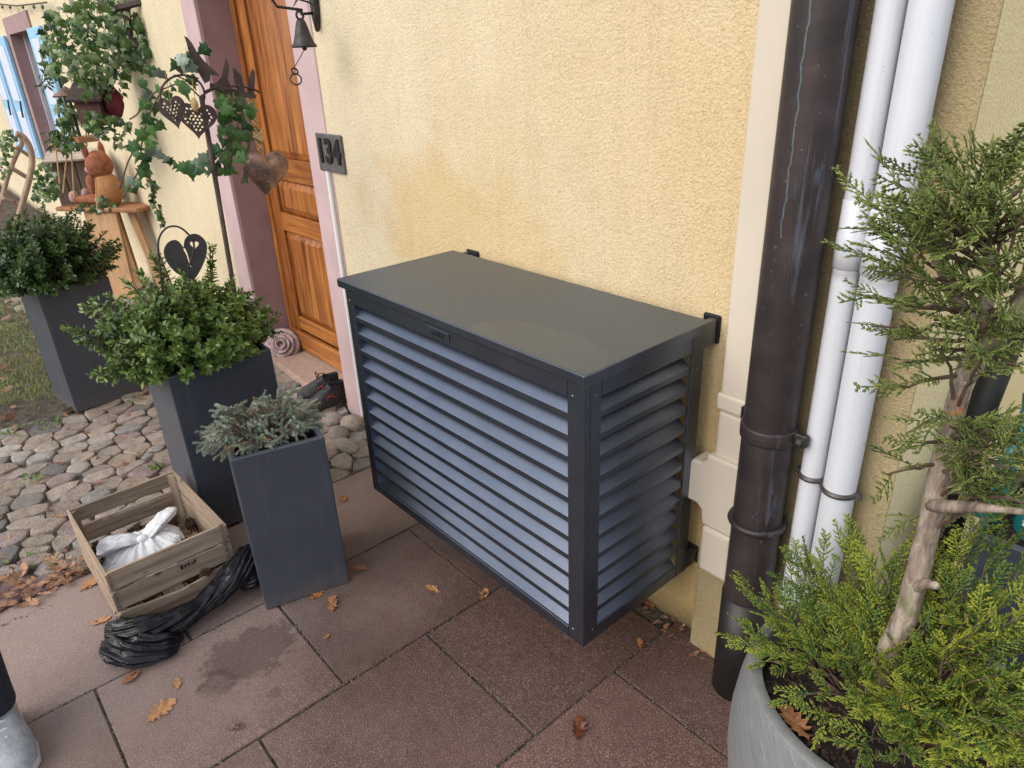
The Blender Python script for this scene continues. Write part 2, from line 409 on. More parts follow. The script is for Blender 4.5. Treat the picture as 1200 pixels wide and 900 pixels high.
M['stoolwood'] = wood('stool_wood', (.50, .31, .16), (.36, .20, .10), 2, 1, .6)
M['lightwood'] = wood('bleached_wood', (.55, .47, .40), (.40, .33, .28), 0, 1, .8)
M['greywood'] = wood('grey_wood', (.20, .155, .12), (.12, .09, .07), 2, 1, .85)
M['sledwood'] = wood('sledge_wood', (.42, .30, .22), (.28, .19, .14), 2, 1, .75)
M['bark'] = None

def slab_mat():
    m, t, b, ns, ls = newmat('red_granite_slab'); v = coords(ns, ls, 'World')
    oi = ns.new('ShaderNodeObjectInfo')
    big = tex(ns, ls, v, 2.6, 6, .6); fine = tex(ns, ls, v, 260, 3, .7); mid = tex(ns, ls, v, 34, 5, .7)
    c_ = ramp(ns, ls, fine.outputs[0], [(.32, (.030, .018, .015)), (.46, (.115, .064, .052)), (.56, (.158, .092, .074)), (.66, (.31, .215, .18)), (.74, (.58, .50, .46))])
    c_ = mix(ns, ls, .8, c_, ramp(ns, ls, big.outputs[0], [(.3, (.62, .58, .57)), (.62, (1.0, 1.0, 1.0))]), 'MULTIPLY')
    c_ = mix(ns, ls, .55, c_, ramp(ns, ls, mid.outputs[0], [(.34, (.60, .56, .56)), (.55, (1.05, 1.04, 1.03))]), 'MULTIPLY')
    sp = ns.new('ShaderNodeSeparateXYZ'); ls.new(v, sp.inputs[0])
    # open-sky light painted in: slabs paler leftwards and away from the wall
    wl = math_(ns, ls, 'MULTIPLY_ADD', sp.outputs[0], -.85, -.95)
    wl = math_(ns, ls, 'SUBTRACT', wl, math_(ns, ls, 'MULTIPLY', sp.outputs[1], .35))
    wl = math_(ns, ls, 'ADD', wl, math_(ns, ls, 'MULTIPLY_ADD', big.outputs[0], .9, -.4), None, True)
    c_ = mix(ns, ls, math_(ns, ls, 'MULTIPLY', wl, .62), c_, mix(ns, ls, fine.outputs[0], (.24, .185, .165), (.46, .37, .335)))
    # damp patches
    def blob(cx, cy, rx, ry, amt=.42, jag=1.0):
        dx = math_(ns, ls, 'MULTIPLY', math_(ns, ls, 'SUBTRACT', sp.outputs[0], cx), 1 / rx)
        dy = math_(ns, ls, 'MULTIPLY', math_(ns, ls, 'SUBTRACT', sp.outputs[1], cy), 1 / ry)
        d = math_(ns, ls, 'SQRT', math_(ns, ls, 'ADD', math_(ns, ls, 'MULTIPLY', dx, dx), math_(ns, ls, 'MULTIPLY', dy, dy)))
        e = tex(ns, ls, v, 16, 8, .75)
        d = math_(ns, ls, 'ADD', d, math_(ns, ls, 'MULTIPLY_ADD', e.outputs[0], 2.6 * jag, -1.3 * jag))
        return math_(ns, ls, 'MULTIPLY', math_(ns, ls, 'MULTIPLY_ADD', d, -4.5, 4.9, True), amt)
    for a in STAINS:
        c_ = mix(ns, ls, blob(*a), c_, (.34, .30, .29), 'MULTIPLY')
    f = math_(ns, ls, 'MULTIPLY_ADD', oi.outputs['Random'], .42, .78)
    hs = ns.new('ShaderNodeHueSaturation'); ls.new(c_, hs.inputs['Color']); ls.new(f, hs.inputs['Value'])
    ls.new(hs.outputs[0], b.inputs['Base Color'])
    b.inputs['Roughness'].default_value = .74
    h = math_(ns, ls, 'ADD', fine.outputs[0], math_(ns, ls, 'MULTIPLY', mid.outputs[0], .8)); bump(ns, ls, b, h, .0018)
    return m
p1, p2, p3 = atZ(292, 765), atZ(255, 800), atZ(321, 812)
STAINS = [(p1.x, p1.y, .10, .14, .62), (p2.x, p2.y, .05, .05), (p3.x, p3.y, .02, .02), (atZ(282, 852).x, atZ(282, 852).y, .014, .014, .6, .5)]
M['slab'] = slab_mat()

def cobble_mat():
    m, t, b, ns, ls = newmat('cobble_stone'); v = coords(ns, ls, 'World')
    oi = ns.new('ShaderNodeObjectInfo')
    base = ramp(ns, ls, oi.outputs['Random'], [(0, (.30, .25, .215)), (.15, (.36, .30, .24)), (.3, (.24, .21, .195)), (.45, (.40, .345, .29)), (.6, (.28, .22, .205)), (.75, (.45, .42, .385)), (.88, (.16, .16, .165)), (1, (.34, .27, .215))])
    n = tex(ns, ls, v, 22, 6, .65); n2 = tex(ns, ls, v, 150, 4, .6)
    c_ = mix(ns, ls, .75, base, ramp(ns, ls, n.outputs[0], [(.28, (.55, .53, .52)), (.6, (1.1, 1.08, 1.06))]), 'MULTIPLY')
    c_ = mix(ns, ls, .6, c_, ramp(ns, ls, n2.outputs[0], [(.3, (.6, .58, .57)), (.6, (1.1, 1.1, 1.1))]), 'MULTIPLY')
    ls.new(c_, b.inputs['Base Color']); b.inputs['Roughness'].default_value = .8
    h = math_(ns, ls, 'ADD', n2.outputs[0], math_(ns, ls, 'MULTIPLY', n.outputs[0], 1.5)); bump(ns, ls, b, h, .008)
    return m
M['cobble'] = cobble_mat()
M['purple'] = pm('purple_sett', (.26, .17, .165), (.16, .105, .105), 22, .85, 120, .004, kind='World')
M['dirt'] = pm('garden_soil', (.13, .10, .07), (.05, .038, .028), 14, .95, 60, .02, kind='World', lo=.3, hi=.62)
M['joint'] = pm('joint_dirt', (.13, .11, .09), (.03, .025, .02), 22, .95, 120, .006, kind='World')

def leafmat(name, cols, rough=.35, tipcol=None, sub=.0, coat=0.0, spec=.5, trans=.25):
    m, t, b, ns, ls = newmat(name)
    g = ns.new('ShaderNodeNewGeometry'); at = ns.new('ShaderNodeAttribute'); at.attribute_name = 'tone'
    n = len(cols)
    c_ = ramp(ns, ls, g.outputs['Random Per Island'], [(i / (n - 1), c) for i, c in enumerate(cols)])
    if tipcol: c_ = mix(ns, ls, math_(ns, ls, 'MULTIPLY', at.outputs['Fac'], 1.0, None, True), c_, tipcol)
    ls.new(c_, b.inputs['Base Color']); b.inputs['Roughness'].default_value = rough
    b.inputs['Specular IOR Level'].default_value = spec
    if trans:
        tr = ns.new('ShaderNodeBsdfTranslucent'); ls.new(c_, tr.inputs[0]); mx = ns.new('ShaderNodeMixShader')
        mx.inputs[0].default_value = trans
        ls.new(b.outputs[0], mx.inputs[1]); ls.new(tr.outputs[0], mx.inputs[2]); ls.new(mx.outputs[0], ns['Material Output'].inputs[0])
    return m
M['holly'] = leafmat('glossy_shrub_leaf', [(.025, .06, .012), (.06, .12, .02), (.11, .19, .035), (.17, .26, .055), (.25, .33, .10)], .30, (.16, .26, .06))
M['hollydark'] = leafmat('dark_shrub_leaf', [(.015, .042, .010), (.03, .075, .016), (.05, .105, .022), (.075, .14, .03)], .34, (.09, .17, .04))
M['conifer'] = leafmat('conifer_scale_leaf', [(.014, .045, .010), (.045, .11, .018), (.085, .165, .024), (.155, .235, .038)], .5, (.60, .60, .05), trans=.15)
M['conifer_up'] = leafmat('conifer_crown_leaf', [(.04, .075, .02), (.085, .14, .032), (.15, .20, .045), (.22, .25, .07)], .5, (.48, .50, .12), trans=.15)
M['juniper'] = leafmat('blue_juniper_needle', [(.24, .32, .25), (.35, .43, .36), (.46, .52, .43), (.40, .43, .27)], .55, (.42, .25, .12), trans=.1)
M['smallivy'] = leafmat('small_ivy_leaf', [(.014, .045, .016), (.04, .10, .025), (.09, .18, .04), (.15, .24, .08), (.34, .40, .30)], .4, (.3, .36, .2))
M['oak'] = leafmat('dead_oak_leaf', [(.26, .12, .06), (.38, .20, .11), (.48, .29, .18), (.18, .085, .05), (.36, .25, .17)], .7, None, trans=.1)
M['grass'] = leafmat('grass_blade', [(.12, .22, .035), (.21, .33, .065), (.31, .42, .12), (.44, .43, .20)], .6, None, trans=.25)
M['moss'] = leafmat('weed_leaf', [(.08, .16, .03), (.15, .22, .05)], .6, None)
def ivymat(name, dark, pale, vein):
    m, t, b, ns, ls = newmat(name)
    at = ns.new('ShaderNodeAttribute'); at.attribute_name = 'tone'
    n = tex(ns, ls, coords(ns, ls, 'Object'), 60, 3)
    oi = ns.new('ShaderNodeObjectInfo')
    c_ = mix(ns, ls, oi.outputs['Random'], dark, pale)
    c_ = mix(ns, ls, .5, c_, ramp(ns, ls, n.outputs[0], [(.35, (.6, .6, .6)), (.65, (1.15, 1.15, 1.15))]), 'MULTIPLY')
    c_ = mix(ns, ls, ramp(ns, ls, at.outputs['Fac'], [(.85, (0, 0, 0)), (1, (1, 1, 1))]), c_, vein)
    ls.new(c_, b.inputs['Base Color']); b.inputs['Roughness'].default_value = .38
    return m
M['ivy'] = ivymat('ivy_leaf', (.022, .075, .028), (.09, .21, .045), (.22, .34, .16))
M['ivy_grey'] = ivymat('grey_variegated_ivy_leaf', (.10, .17, .12), (.26, .33, .26), (.38, .42, .36))
M['twig'] = pm('twig_bark', (.16, .11, .075), (.09, .06, .045), 60, .85, 200, .001)
def bark():
    m, t, b, ns, ls = newmat('conifer_bark'); v = coords(ns, ls, 'World', (1, 1, .35))
    n = tex(ns, ls, v, 45, 6, .7, dist=.5); n2 = tex(ns, ls, coords(ns, ls, 'World'), 14, 4)
    c_ = ramp(ns, ls, n.outputs[0], [(.32, (.08, .06, .046)), (.48, (.26, .20, .16)), (.64, (.44, .375, .31))])
    c_ = mix(ns, ls, ramp(ns, ls, n2.outputs[0], [(.52, (0, 0, 0)), (.66, (.6, .6, .6))]), c_, (.14, .15, .06))
    p = atY(1127, 486, 1.095); sp = ns.new('ShaderNodeVectorMath'); sp.operation = 'DISTANCE'
    ls.new(coords(ns, ls, 'World'), sp.inputs[0]); sp.inputs[1].default_value = p
    e = tex(ns, ls, coords(ns, ls, 'World'), 70, 3)
    f = math_(ns, ls, 'MULTIPLY_ADD', math_(ns, ls, 'ADD', sp.outputs['Value'], math_(ns, ls, 'MULTIPLY', e.outputs[0], .09)), -70, 4.5, True)
    c_ = mix(ns, ls, f, c_, (.55, .15, .06))
    ls.new(c_, b.inputs['Base Color']); b.inputs['Roughness'].default_value = .85
    bump(ns, ls, b, n.outputs[0], .005); return m
M['bark'] = bark()
def bowlmat():
    m, t, b, ns, ls = newmat('brushed_grey_resin')
    v = coords(ns, ls, 'Object')
    # strokes run slanting round the bowl: angle and height
    sp = ns.new('ShaderNodeSeparateXYZ'); ls.new(v, sp.inputs[0])
    an = math_(ns, ls, 'ARCTAN2', sp.outputs[1], sp.outputs[0])
    cb = ns.new('ShaderNodeCombineXYZ')
    ls.new(math_(ns, ls, 'MULTIPLY_ADD', sp.outputs[2], 1.5, an), cb.inputs[0]); ls.new(math_(ns, ls, 'MULTIPLY_ADD', an, .25, sp.outputs[2]), cb.inputs[1])
    mp = ns.new('ShaderNodeMapping'); mp.inputs['Scale'].default_value = (5, 150, 1); ls.new(cb.outputs[0], mp.inputs[0])
    n = tex(ns, ls, mp.outputs[0], 1.0, 6, .7, dist=.35); n2 = tex(ns, ls, v, 12, 4)
    c_ = ramp(ns, ls, n.outputs[0], [(.3, (.14, .145, .155)), (.5, (.195, .20, .21)), (.7, (.255, .26, .275))])
    c_ = mix(ns, ls, .4, c_, ramp(ns, ls, n2.outputs[0], [(.3, (.7, .7, .7)), (.7, (1.1, 1.1, 1.1))]), 'MULTIPLY')
    ls.new(c_, b.inputs['Base Color']); b.inputs['Roughness'].default_value = .55
    bump(ns, ls, b, n.outputs[0], .0018); return m
M['bowl'] = bowlmat()
M['bowlrim'] = pm('grey_resin_rim', (.20, .205, .20), (.15, .155, .155), 20, .6, 120, .0008)
def plantermat():
    m, t, b, ns, ls = newmat('anthracite_planter'); v = coords(ns, ls, 'Object')
    n = tex(ns, ls, v, 7, 5, .6); n2 = tex(ns, ls, v, 60, 4, .7)
    c_ = ramp(ns, ls, n.outputs[0], [(.3, (.044, .054, .074)), (.7, (.060, .070, .090))])
    c_ = mix(ns, ls, ramp(ns, ls, n2.outputs[0], [(.6, (0, 0, 0)), (.8, (.25, .25, .25))]), c_, (.09, .09, .09))
    sp = ns.new('ShaderNodeSeparateXYZ'); ls.new(v, sp.inputs[0]); n4 = tex(ns, ls, v, 34, 6, .75)
    fz = math_(ns, ls, 'ADD', math_(ns, ls, 'MULTIPLY_ADD', sp.outputs[2], -9, .75), math_(ns, ls, 'MULTIPLY_ADD', n4.outputs[0], 2.6, -1.35), None, True)
    c_ = mix(ns, ls, math_(ns, ls, 'MULTIPLY', fz, .55), c_, (.16, .125, .10))
    drp = tex(ns, ls, coords(ns, ls, 'Object', (40, 40, 2.2)), 1.0, 4, .6)
    c_ = mix(ns, ls, ramp(ns, ls, drp.outputs[0], [(.56, (0, 0, 0)), (.72, (.35, .35, .35))]), c_, (.12, .125, .13))
    ls.new(c_, b.inputs['Base Color'])
    ls.new(math_(ns, ls, 'MULTIPLY_ADD', n2.outputs[0], .22, .28), b.inputs['Roughness']); b.inputs['Specular IOR Level'].default_value = .75
    bump(ns, ls, b, n2.outputs[0], .0006); return m
M['planter'] = plantermat()

# =================================================================== SETTING
WY = 1.45                                   # face of the house wall
g = MB().add([(-60, -60, -.035), (60, -60, -.035), (60, 60, -.035), (-60, 60, -.035)], [(0, 1, 2, 3)]).build('ground', M['dirt'], fixn=False)
g['kind'] = 'structure'

# --- paving slabs
pav = MB().box((-2.47, -3.2, -.034), (2.3, 1.5, -.0065)).build('paving', M['joint']); pav['kind'] = 'structure'
SX = [-2.445, -1.947, -1.458, -.962, -.47, .02, .51, 1.0]
OFF = [.29, .015, .30, .61, .30, .02, .3]
slabs = []
for ci in range(7):
    yb = OFF[ci] - .543 * 4
    while yb < 1.45:
        y0, y1 = yb, min(yb + .543, 1.452)
        yb += .543
        if y1 - y0 < .1 or y1 < -1.2: continue
        x0, x1 = SX[ci], SX[ci + 1]
        if ci == 0 and y1 < .32: x0 = -2.53
        gp = .0032
        tz = [rng.uniform(-.0025, .0015) for _ in range(4)]
        j = lambda: rng.uniform(-.002, .002)
        P = [(x0 + gp + j(), y0 + gp + j()), (x1 - gp + j(), y0 + gp + j()), (x1 - gp + j(), y1 - gp + j()), (x0 + gp + j(), y1 - gp + j())]
        mb = MB(); mb.add([(a, b_, -.033) for a, b_ in P] + [(P[i][0], P[i][1], tz[i]) for i in range(4)],
                          [(3, 2, 1, 0), (4, 5, 6, 7), (0, 1, 5, 4), (1, 2, 6, 5), (2, 3, 7, 6), (3, 0, 4, 7)])
        slabs.append(mb.build('slab', M['slab'], pav, bevel=.003))

# --- cobbles: relaxed cells clipped against their neighbours, each stone its own mesh
def clip(poly, px, py, nx, ny):
    o_ = []
    for i in range(len(poly)):
        a, b_ = poly[i], poly[(i + 1) % len(poly)]
        da = (a[0] - px) * nx + (a[1] - py) * ny; db = (b_[0] - px) * nx + (b_[1] - py) * ny
        if da <= 0: o_.append(a)
        if da * db < 0:
            t = da / (da - db); o_.append((a[0] + (b_[0] - a[0]) * t, a[1] + (b_[1] - a[1]) * t))
    return o_
cob = MB().box((-9.0, .35, -.034), (-2.47, 1.46, -.014)).box((-4.2, -1.4, -.0342), (-2.55, .345, -.0142)).build('cobblestone_path', M['joint']); cob['kind'] = 'structure'
pts = []
yy = -1.2
SXc, SYc = .077, .134
row = 0
xx = -2.50
while xx > -8.6:
    yy = -1.2 + (row % 2) * SYc / 2 + rng.uniform(-.03, .03)
    while yy < 1.42:
        ok = (xx > -4.08 + .12 * sin(yy * 5) or (yy > .62 + .05 * sin(xx * 4)))
        if xx > -2.58 and yy < .33: ok = False
        if ok and not (-4.05 < xx < -3.05 and yy > 1.39):
            pts.append((xx + rng.uniform(-.022, .022), yy + rng.uniform(-.03, .03)))
        yy += SYc * rng.uniform(.78, 1.2)
    xx -= SXc * rng.uniform(.85, 1.15); row += 1
cells = []
PA = np.array(pts)
for i, p in enumerate(pts):
    d = np.hypot((PA[:, 0] - p[0]) / .8, PA[:, 1] - p[1])
    nb = np.argsort(d)[1:14]
    poly = [(p[0] - .085, p[1] - .12), (p[0] + .085, p[1] - .12), (p[0] + .085, p[1] + .12), (p[0] - .085, p[1] + .12)]
    if p[0] > -2.70: poly = clip(poly, -2.452 if p[1] > .33 else -2.54, 0, 1, 0)
    poly = clip(poly, 0, 1.445, 0, 1)
    for k in nb:
        q = pts[k]; poly = clip(poly, (p[0] + q[0]) / 2, (p[1] + q[1]) / 2, q[0] - p[0], q[1] - p[1])
        if len(poly) < 3: break
    if len(poly) >= 3: cells.append((p, poly))
def stone_mb(mb, p, poly, h, seed):
    c = np.mean(poly, axis=0)
    # resample outline by angle to 10 points, rounded
    n = 10; ring = []
    for j in range(n):
        a = 2 * pi * j / n; dx, dy = cos(a), sin(a); best = 1e9
        for i in range(len(poly)):
            ax, ay = poly[i][0] - c[0], poly[i][1] - c[1]; bx, by = poly[(i + 1) % len(poly)][0] - c[0], poly[(i + 1) % len(poly)][1] - c[1]
            ex, ey = bx - ax, by - ay; den = dx * ey - dy * ex
            if abs(den) < 1e-9: continue
            t = (ax * ey - ay * ex) / den; s_ = (ax * dy - ay * dx) / den
            if t > 0 and -.001 <= s_ <= 1.001: best = min(best, t)
        ring.append(best if best < 1 else .05)
    sm = [(ring[j - 1] + 2 * ring[j] + ring[(j + 1) % n]) / 4 for j in range(n)]
    r_ = [min(ring[j], sm[j] * 1.12) - .0032 for j in range(n)]
    vs = []; tx, ty = rng.uniform(-.07, .07), rng.uniform(-.07, .07)
    for k, (f, z_) in enumerate(((1.0, -.03), (1.0, h * .25), (.955, h * .72), (.80, h * .95), (.42, h))):
        for j in range(n):
            a = 2 * pi * j / n; rr = r_[j] * f
            X, Y = c[0] + rr * cos(a), c[1] + rr * sin(a)
            zz = z_ + (0 if k == 0 else noise.noise(Vector((X * 22, Y * 22, seed))) * .006 + tx * rr * cos(a) + ty * rr * sin(a))
            vs.append((X, Y, zz))
    vs.append((c[0], c[1], h + noise.noise(Vector((c[0] * 22, c[1] * 22, seed))) * .006))
    fs = [(k * n + j, k * n + (j + 1) % n, (k + 1) * n + (j + 1) % n, (k + 1) * n + j) for k in range(4) for j in range(n)]
    fs += [(4 * n + j, 4 * n + (j + 1) % n, 5 * n) for j in range(n)]
    mb.add(vs, fs)
cells.sort(key=lambda q: (Vector((q[0][0], q[0][1], 0)) - CAM).length)
rest = MB(); cnt = 0
for p, poly in cells:
    h = rng.uniform(-.004, .010)
    px = (p[0], p[1])
    if cnt < 290 and p[1] > -.45:
        mb = MB(); stone_mb(mb, p, poly, h, cnt); o = mb.build('cobblestone', M['purple'] if (p[0] > -2.66 and p[1] < .4) else M['cobble'], cob, smooth=True, fixn=False); cnt += 1
    else: stone_mb(rest, p, poly, h, 3)
o = rest.build('distant_cobblestones', M['cobble'], cob, smooth=True, fixn=False); o['kind'] = 'stuff'

# --- lawn: bare soil with tufts
lawn = MB()
LX = [(-4.12, -3.0), (-4.14, .60), (-8.6, .66), (-26, .9), (-26, -8), (-4.12, -8)]
nx, ny = 60, 50; vs = []; fs = []
for i in range(nx + 1):
    for j in range(ny + 1):
        X = -4.1 - (i / nx) ** 1.6 * 22; Y = .66 - (j / ny) ** 1.4 * 9 + .03 * sin(X * 4)
        vs.append((X + .05 * sin(Y * 6) * (i == 0), Y, -.012 + .022 * noise.noise(Vector((X * 3, Y * 3, 0))) + .012 * noise.noise(Vector((X * 14, Y * 14, 0)))))
fs = [(i * (ny + 1) + j, (i + 1) * (ny + 1) + j, (i + 1) * (ny + 1) + j + 1, i * (ny + 1) + j + 1) for i in range(nx) for j in range(ny)]
lawn.add(vs, fs); lw = lawn.build('lawn', M['dirt'], smooth=True); lw['kind'] = 'structure'
bl_v = np.array([(-.5, 0, 0), (.5, 0, 0), (.35, .45, .5), (-.35, .45, .5), (0, 1.0, .8)]) * np.array([.0032, .030, .030])
bl_f = np.array([(0, 1, 2), (0, 2, 3), (3, 2, 4)])
N = 60000
X = -4.1 - nr.rand(N) ** 1.5 * 7.5; Y = .66 - nr.rand(N) ** 1.2 * 4.2
dens = np.array([noise.noise(Vector((a * 2.2, b_ * 2.2, 5))) + .55 * noise.noise(Vector((a * 9, b_ * 9, 2))) for a, b_ in zip(X, Y)])
far = np.clip((-X - 4.3) / 1.6, -.35, .5)
k = dens + far + nr.randn(N) * .12 > -.16
X, Y = X[k], Y[k]; n = len(X)
dr = np.stack([nr.randn(n) * .8, nr.randn(n) * .8, np.abs(nr.randn(n)) * .5 + .35], 1)
V, F, T = scatter(bl_v, bl_f, np.stack([X, Y, np.full(n, -.02)], 1), frames(dr), .6 + nr.rand(n) * .9, np.zeros(5))
o = np_mesh('grass', V, F, M['grass'], tone=T); tag(o, 'thin green grass growing in patches on the soil beside the cobbles', 'grass'); o['kind'] = 'stuff'

# =================================================================== HOUSE
house = thing('house', 'pale yellow rendered house with dusky pink door surround and blue shutters', 'house', (-3.5, 1.6, 0))
DX0, DX1, JW = -4.04, -3.0185, .19
DY = 1.635
H = 4.6
wl = MB()
wl.box((-16, WY, -.03), (-10.6, WY + .35, H))
WIN = [(-9.33, -8.32, .80, 2.0)]
wl.box((-10.6, WY, -.03), (-9.33, WY + .35, H)).box((-8.32, WY, -.03), (DX0 - JW, WY + .35, H))
wl.box((-9.33, WY, -.03), (-8.32, WY + .35, .80)).box((-9.33, WY, 2.0), (-8.32, WY + .35, H))
wl.box((DX1 + JW, WY, -.03), (-.445, WY + .35, H)).box((DX0 - JW, WY, 2.32), (DX1 + JW, WY + .35, H))
wallo = wl.build('wall', M['wall'], house)
# strip between the pipes and the corner, a thin sheet in a darker ochre
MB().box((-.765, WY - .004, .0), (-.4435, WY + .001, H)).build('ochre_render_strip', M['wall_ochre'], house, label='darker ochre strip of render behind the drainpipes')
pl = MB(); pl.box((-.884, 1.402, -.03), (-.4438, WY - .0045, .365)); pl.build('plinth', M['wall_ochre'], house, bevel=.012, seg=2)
# return wall, runs away from the viewer behind the potted tree
rw = MB().box((-.75, WY + .351, -.03), (-.4452, 3.6, H)).box((-.4458, 1.4505, -.03), (-.4432, 3.6, H)).build('return_wall', M['wall_cream'], house, label='paler cream return wall round the corner')
MB().box((-.4448, 3.6, -.03), (2.3, 3.9, H)).build('rear_wall', M['wall_cream'], house)
# roof with eaves
rf = MB(); rf.add([(-16.3, 1.0, H - .12), (-.1, 1.0, H - .12), (-.1, 4.2, H + 2.2), (-16.3, 4.2, H + 2.2), (-16.3, 1.0, H), (-.1, 1.0, H), (-.1, 4.2, H + 2.32), (-16.3, 4.2, H + 2.32)],
                  [(0, 1, 2, 3), (7, 6, 5, 4), (0, 1, 5, 4), (1, 2, 6, 5), (2, 3, 7, 6), (3, 0, 4, 7)]); rf.build('roof', M['roof'], house)
# door surround
sr = MB(); prd = .006
sr.box((DX0 - JW, WY - prd, -.03), (DX0, WY + .34, 2.32)).box((DX1, WY - prd, -.03), (DX1 + JW, WY + .34, 2.32)).box((DX0, WY - prd, 2.13), (DX1, WY + .34, 2.32))
sr.build('door_surround', M['pink'], house, bevel=.004)
# thin reveal faces on the jambs, recess shade painted in as darker pink
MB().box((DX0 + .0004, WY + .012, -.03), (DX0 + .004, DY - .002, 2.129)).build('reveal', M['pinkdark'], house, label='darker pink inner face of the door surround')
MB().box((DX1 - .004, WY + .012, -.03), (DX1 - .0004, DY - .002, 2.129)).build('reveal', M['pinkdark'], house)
# door: frame, stiles, rails, raised panels
door = MB().box((DX0, DY + .03, .0), (DX1, DY + .05, 2.13)).build('door', M['door_z'], house)
def dpart(nm, lo, hi, mt, bv=.004): return MB().box(lo, hi).build(nm, M[mt], door, bevel=bv, seg=2)
dpart('door_frame', (DX0 + .004, DY - .012, .04), (DX0 + .05, DY + .03, 2.13), 'door_z')
dpart('door_frame', (DX1 - .05, DY - .012, .04), (DX1 - .004, DY + .03, 2.13), 'door_z')
SL, SR = DX0 + .052, DX1 - .052
dpart('stile', (SL, DY, .04), (SL + .105, DY + .03, 2.13), 'door_z'); dpart('stile', (SR - .105, DY, .04), (SR, DY + .03, 2.13), 'door_z')
dpart('stile', (-3.43, DY - .002, .235), (-3.36, DY + .029, .75), 'door_z')
for z0, z1 in ((.165, .245), (.765, .865), (1.05, 1.165)): dpart('rail', (SL + .106, DY - .001, z0), (SR - .106, DY + .03, z1), 'door_x')
dpart('weatherboard', (SL, DY - .03, .045), (SR, DY + .002, .162), 'door_x', .012)
def raised(x0, x1, z0, z1):
    m_ = .032; mb = MB()
    vs = [(x0, DY + .018, z0), (x1, DY + .018, z0), (x1, DY + .018, z1), (x0, DY + .018, z1)]
    vs += [(x0 + m_, DY + .001, z0 + m_), (x1 - m_, DY + .001, z0 + m_), (x1 - m_, DY + .001, z1 - m_), (x0 + m_, DY + .001, z1 - m_)]
    vs += [(a, DY + .0285, c) for a, _, c in vs[:4]]
    mb.add(vs, [(0, 1, 5, 4), (1, 2, 6, 5), (2, 3, 7, 6), (3, 0, 4, 7), (4, 5, 6, 7), (0, 1, 9, 8), (1, 2, 10, 9), (2, 3, 11, 10), (3, 0, 8, 11)])
    mb.build('door_panel', M['door_z'], door)
raised(SL + .112, -3.436, .252, .758); raised(-3.354, SR - .112, .252, .758)
raised(SL + .112, SR - .112, .872, 1.042); raised(SL + .112, SR - .112, 1.172, 2.06)
# step
MB().prism([(DX0 + .003, 1.425), (-3.29, 1.405), (-3.12, 1.43), (DX1 - .003, 1.47), (DX1 - .003, DY + .028), (DX0 + .003, DY + .028)], 'z', -.025, .038).build('doorstep', M['stone'], house, bevel=.005, seg=2)
# window and shutters far along the wall
wx0, wx1, wz0, wz1 = WIN[0]
fr = MB()
fr.box((wx0 - .14, WY - .02, wz0 - .12), (wx0 + .012, WY + .2, wz1 + .14)).box((wx1 - .012, WY - .02, wz0 - .12), (wx1 + .14, WY + .2, wz1 + .14)).box((wx0 + .013, WY - .021, wz1 - .01), (wx1 - .013, WY + .1, wz1 + .139)).box((wx0 + .013, WY - .05, wz0 - .119), (wx1 - .013, WY + .1, wz0 + .01))
win = fr.build('window', M['pinkdark'], house)
MB().box((wx0, WY + .13, wz0), (wx1, WY + .14, wz1)).build('pane', M['glass'], win)  # opaque pinkish-brown sheet added as a closed inner shutter, not glazing
MB().box((wx0, WY + .09, wz0), (wx0 + .06, WY + .13, wz1)).box((wx1 - .06, WY + .09, wz0), (wx1, WY + .13, wz1)).box((wx0 + .47, WY + .088, wz0), (wx0 + .53, WY + .131, wz1)).build('sash', M['white'], win)
for x0, x1, tilt in ((-10.95, -10.30, 0), (-10.15, -9.50, 0), (-8.17, -7.62, 0)):
    s_ = MB().box((x0, WY - .055, .77), (x1, WY - .02, 1.99)).build('shutter', M['blue'], house, bevel=.006)
    for z0, z1 in ((.86, 1.25), (1.36, 1.90)):
        MB().box((x0 + .12, WY - .062, z0), (x1 - .12, WY - .054, z1)).build('shutter_panel', M['bluepanel'], s_, bevel=.003)
    MB().tube([(x1 - .1, WY - .066, 1.36), (x1 - .06, WY - .08, 1.30), (x1 - .09, WY - .085, 1.2)], .009, 6).build('shutter_catch', M['black'], s_)

# =================================================================== HEAT PUMP COVER
BX0, BX1, BY0, BY1, BZ0, BZ1 = -1.913, -.907, .965, 1.393, .262, .990
hp = thing('heat_pump_cover', 'anthracite louvred metal cover bracketed to the yellow wall', 'equipment cover', (-1.41, 1.18, BZ0))
lid = MB(); lid.box((-1.942, .957, .992), (-.9, 1.405, 1.018)); lid.m[5] = 1; lid.build('lid', [M['metal'], M['lid']], hp, bevel=.003, seg=2)
def hpb(nm, lo, hi, bv=.0022): return MB().box(lo, hi).build(nm, M['metal'], hp, bevel=bv, seg=2)
# corner posts
FS = .042
hpb('corner_post', (BX1 - .018, BY0, BZ0), (BX1, BY0 + .018, BZ1))
hpb('front_stile', (BX0, BY0 + .001, BZ0), (BX0 + .038, BY0 + .03, BZ1)); hpb('front_stile', (BX1 - .053, BY0 + .002, BZ0), (BX1 - .0185, BY0 + .03, BZ1))
hpb('front_rail', (BX0 + .0385, BY0 + .0015, BZ1 - .044), (BX1 - .0535, BY0 + .03, BZ1)); hpb('front_rail', (BX0 + .0385, BY0 + .0015, BZ0), (BX1 - .0535, BY0 + .03, BZ0 + .033))
hpb('side_stile', (BX1 - .03, BY0 + .0185, BZ0), (BX1 - .001, BY0 + .055, BZ1)); hpb('side_stile', (BX1 - .007, 1.345, BZ0), (BX1 - .001, BY1, BZ1))
hpb('side_rail', (BX1 - .03, BY0 + .0555, BZ1 - .042), (BX1 - .0015, 1.3445, BZ1)); hpb('side_rail', (BX1 - .03, BY0 + .0555, BZ0), (BX1 - .0015, 1.3445, BZ0 + .04))
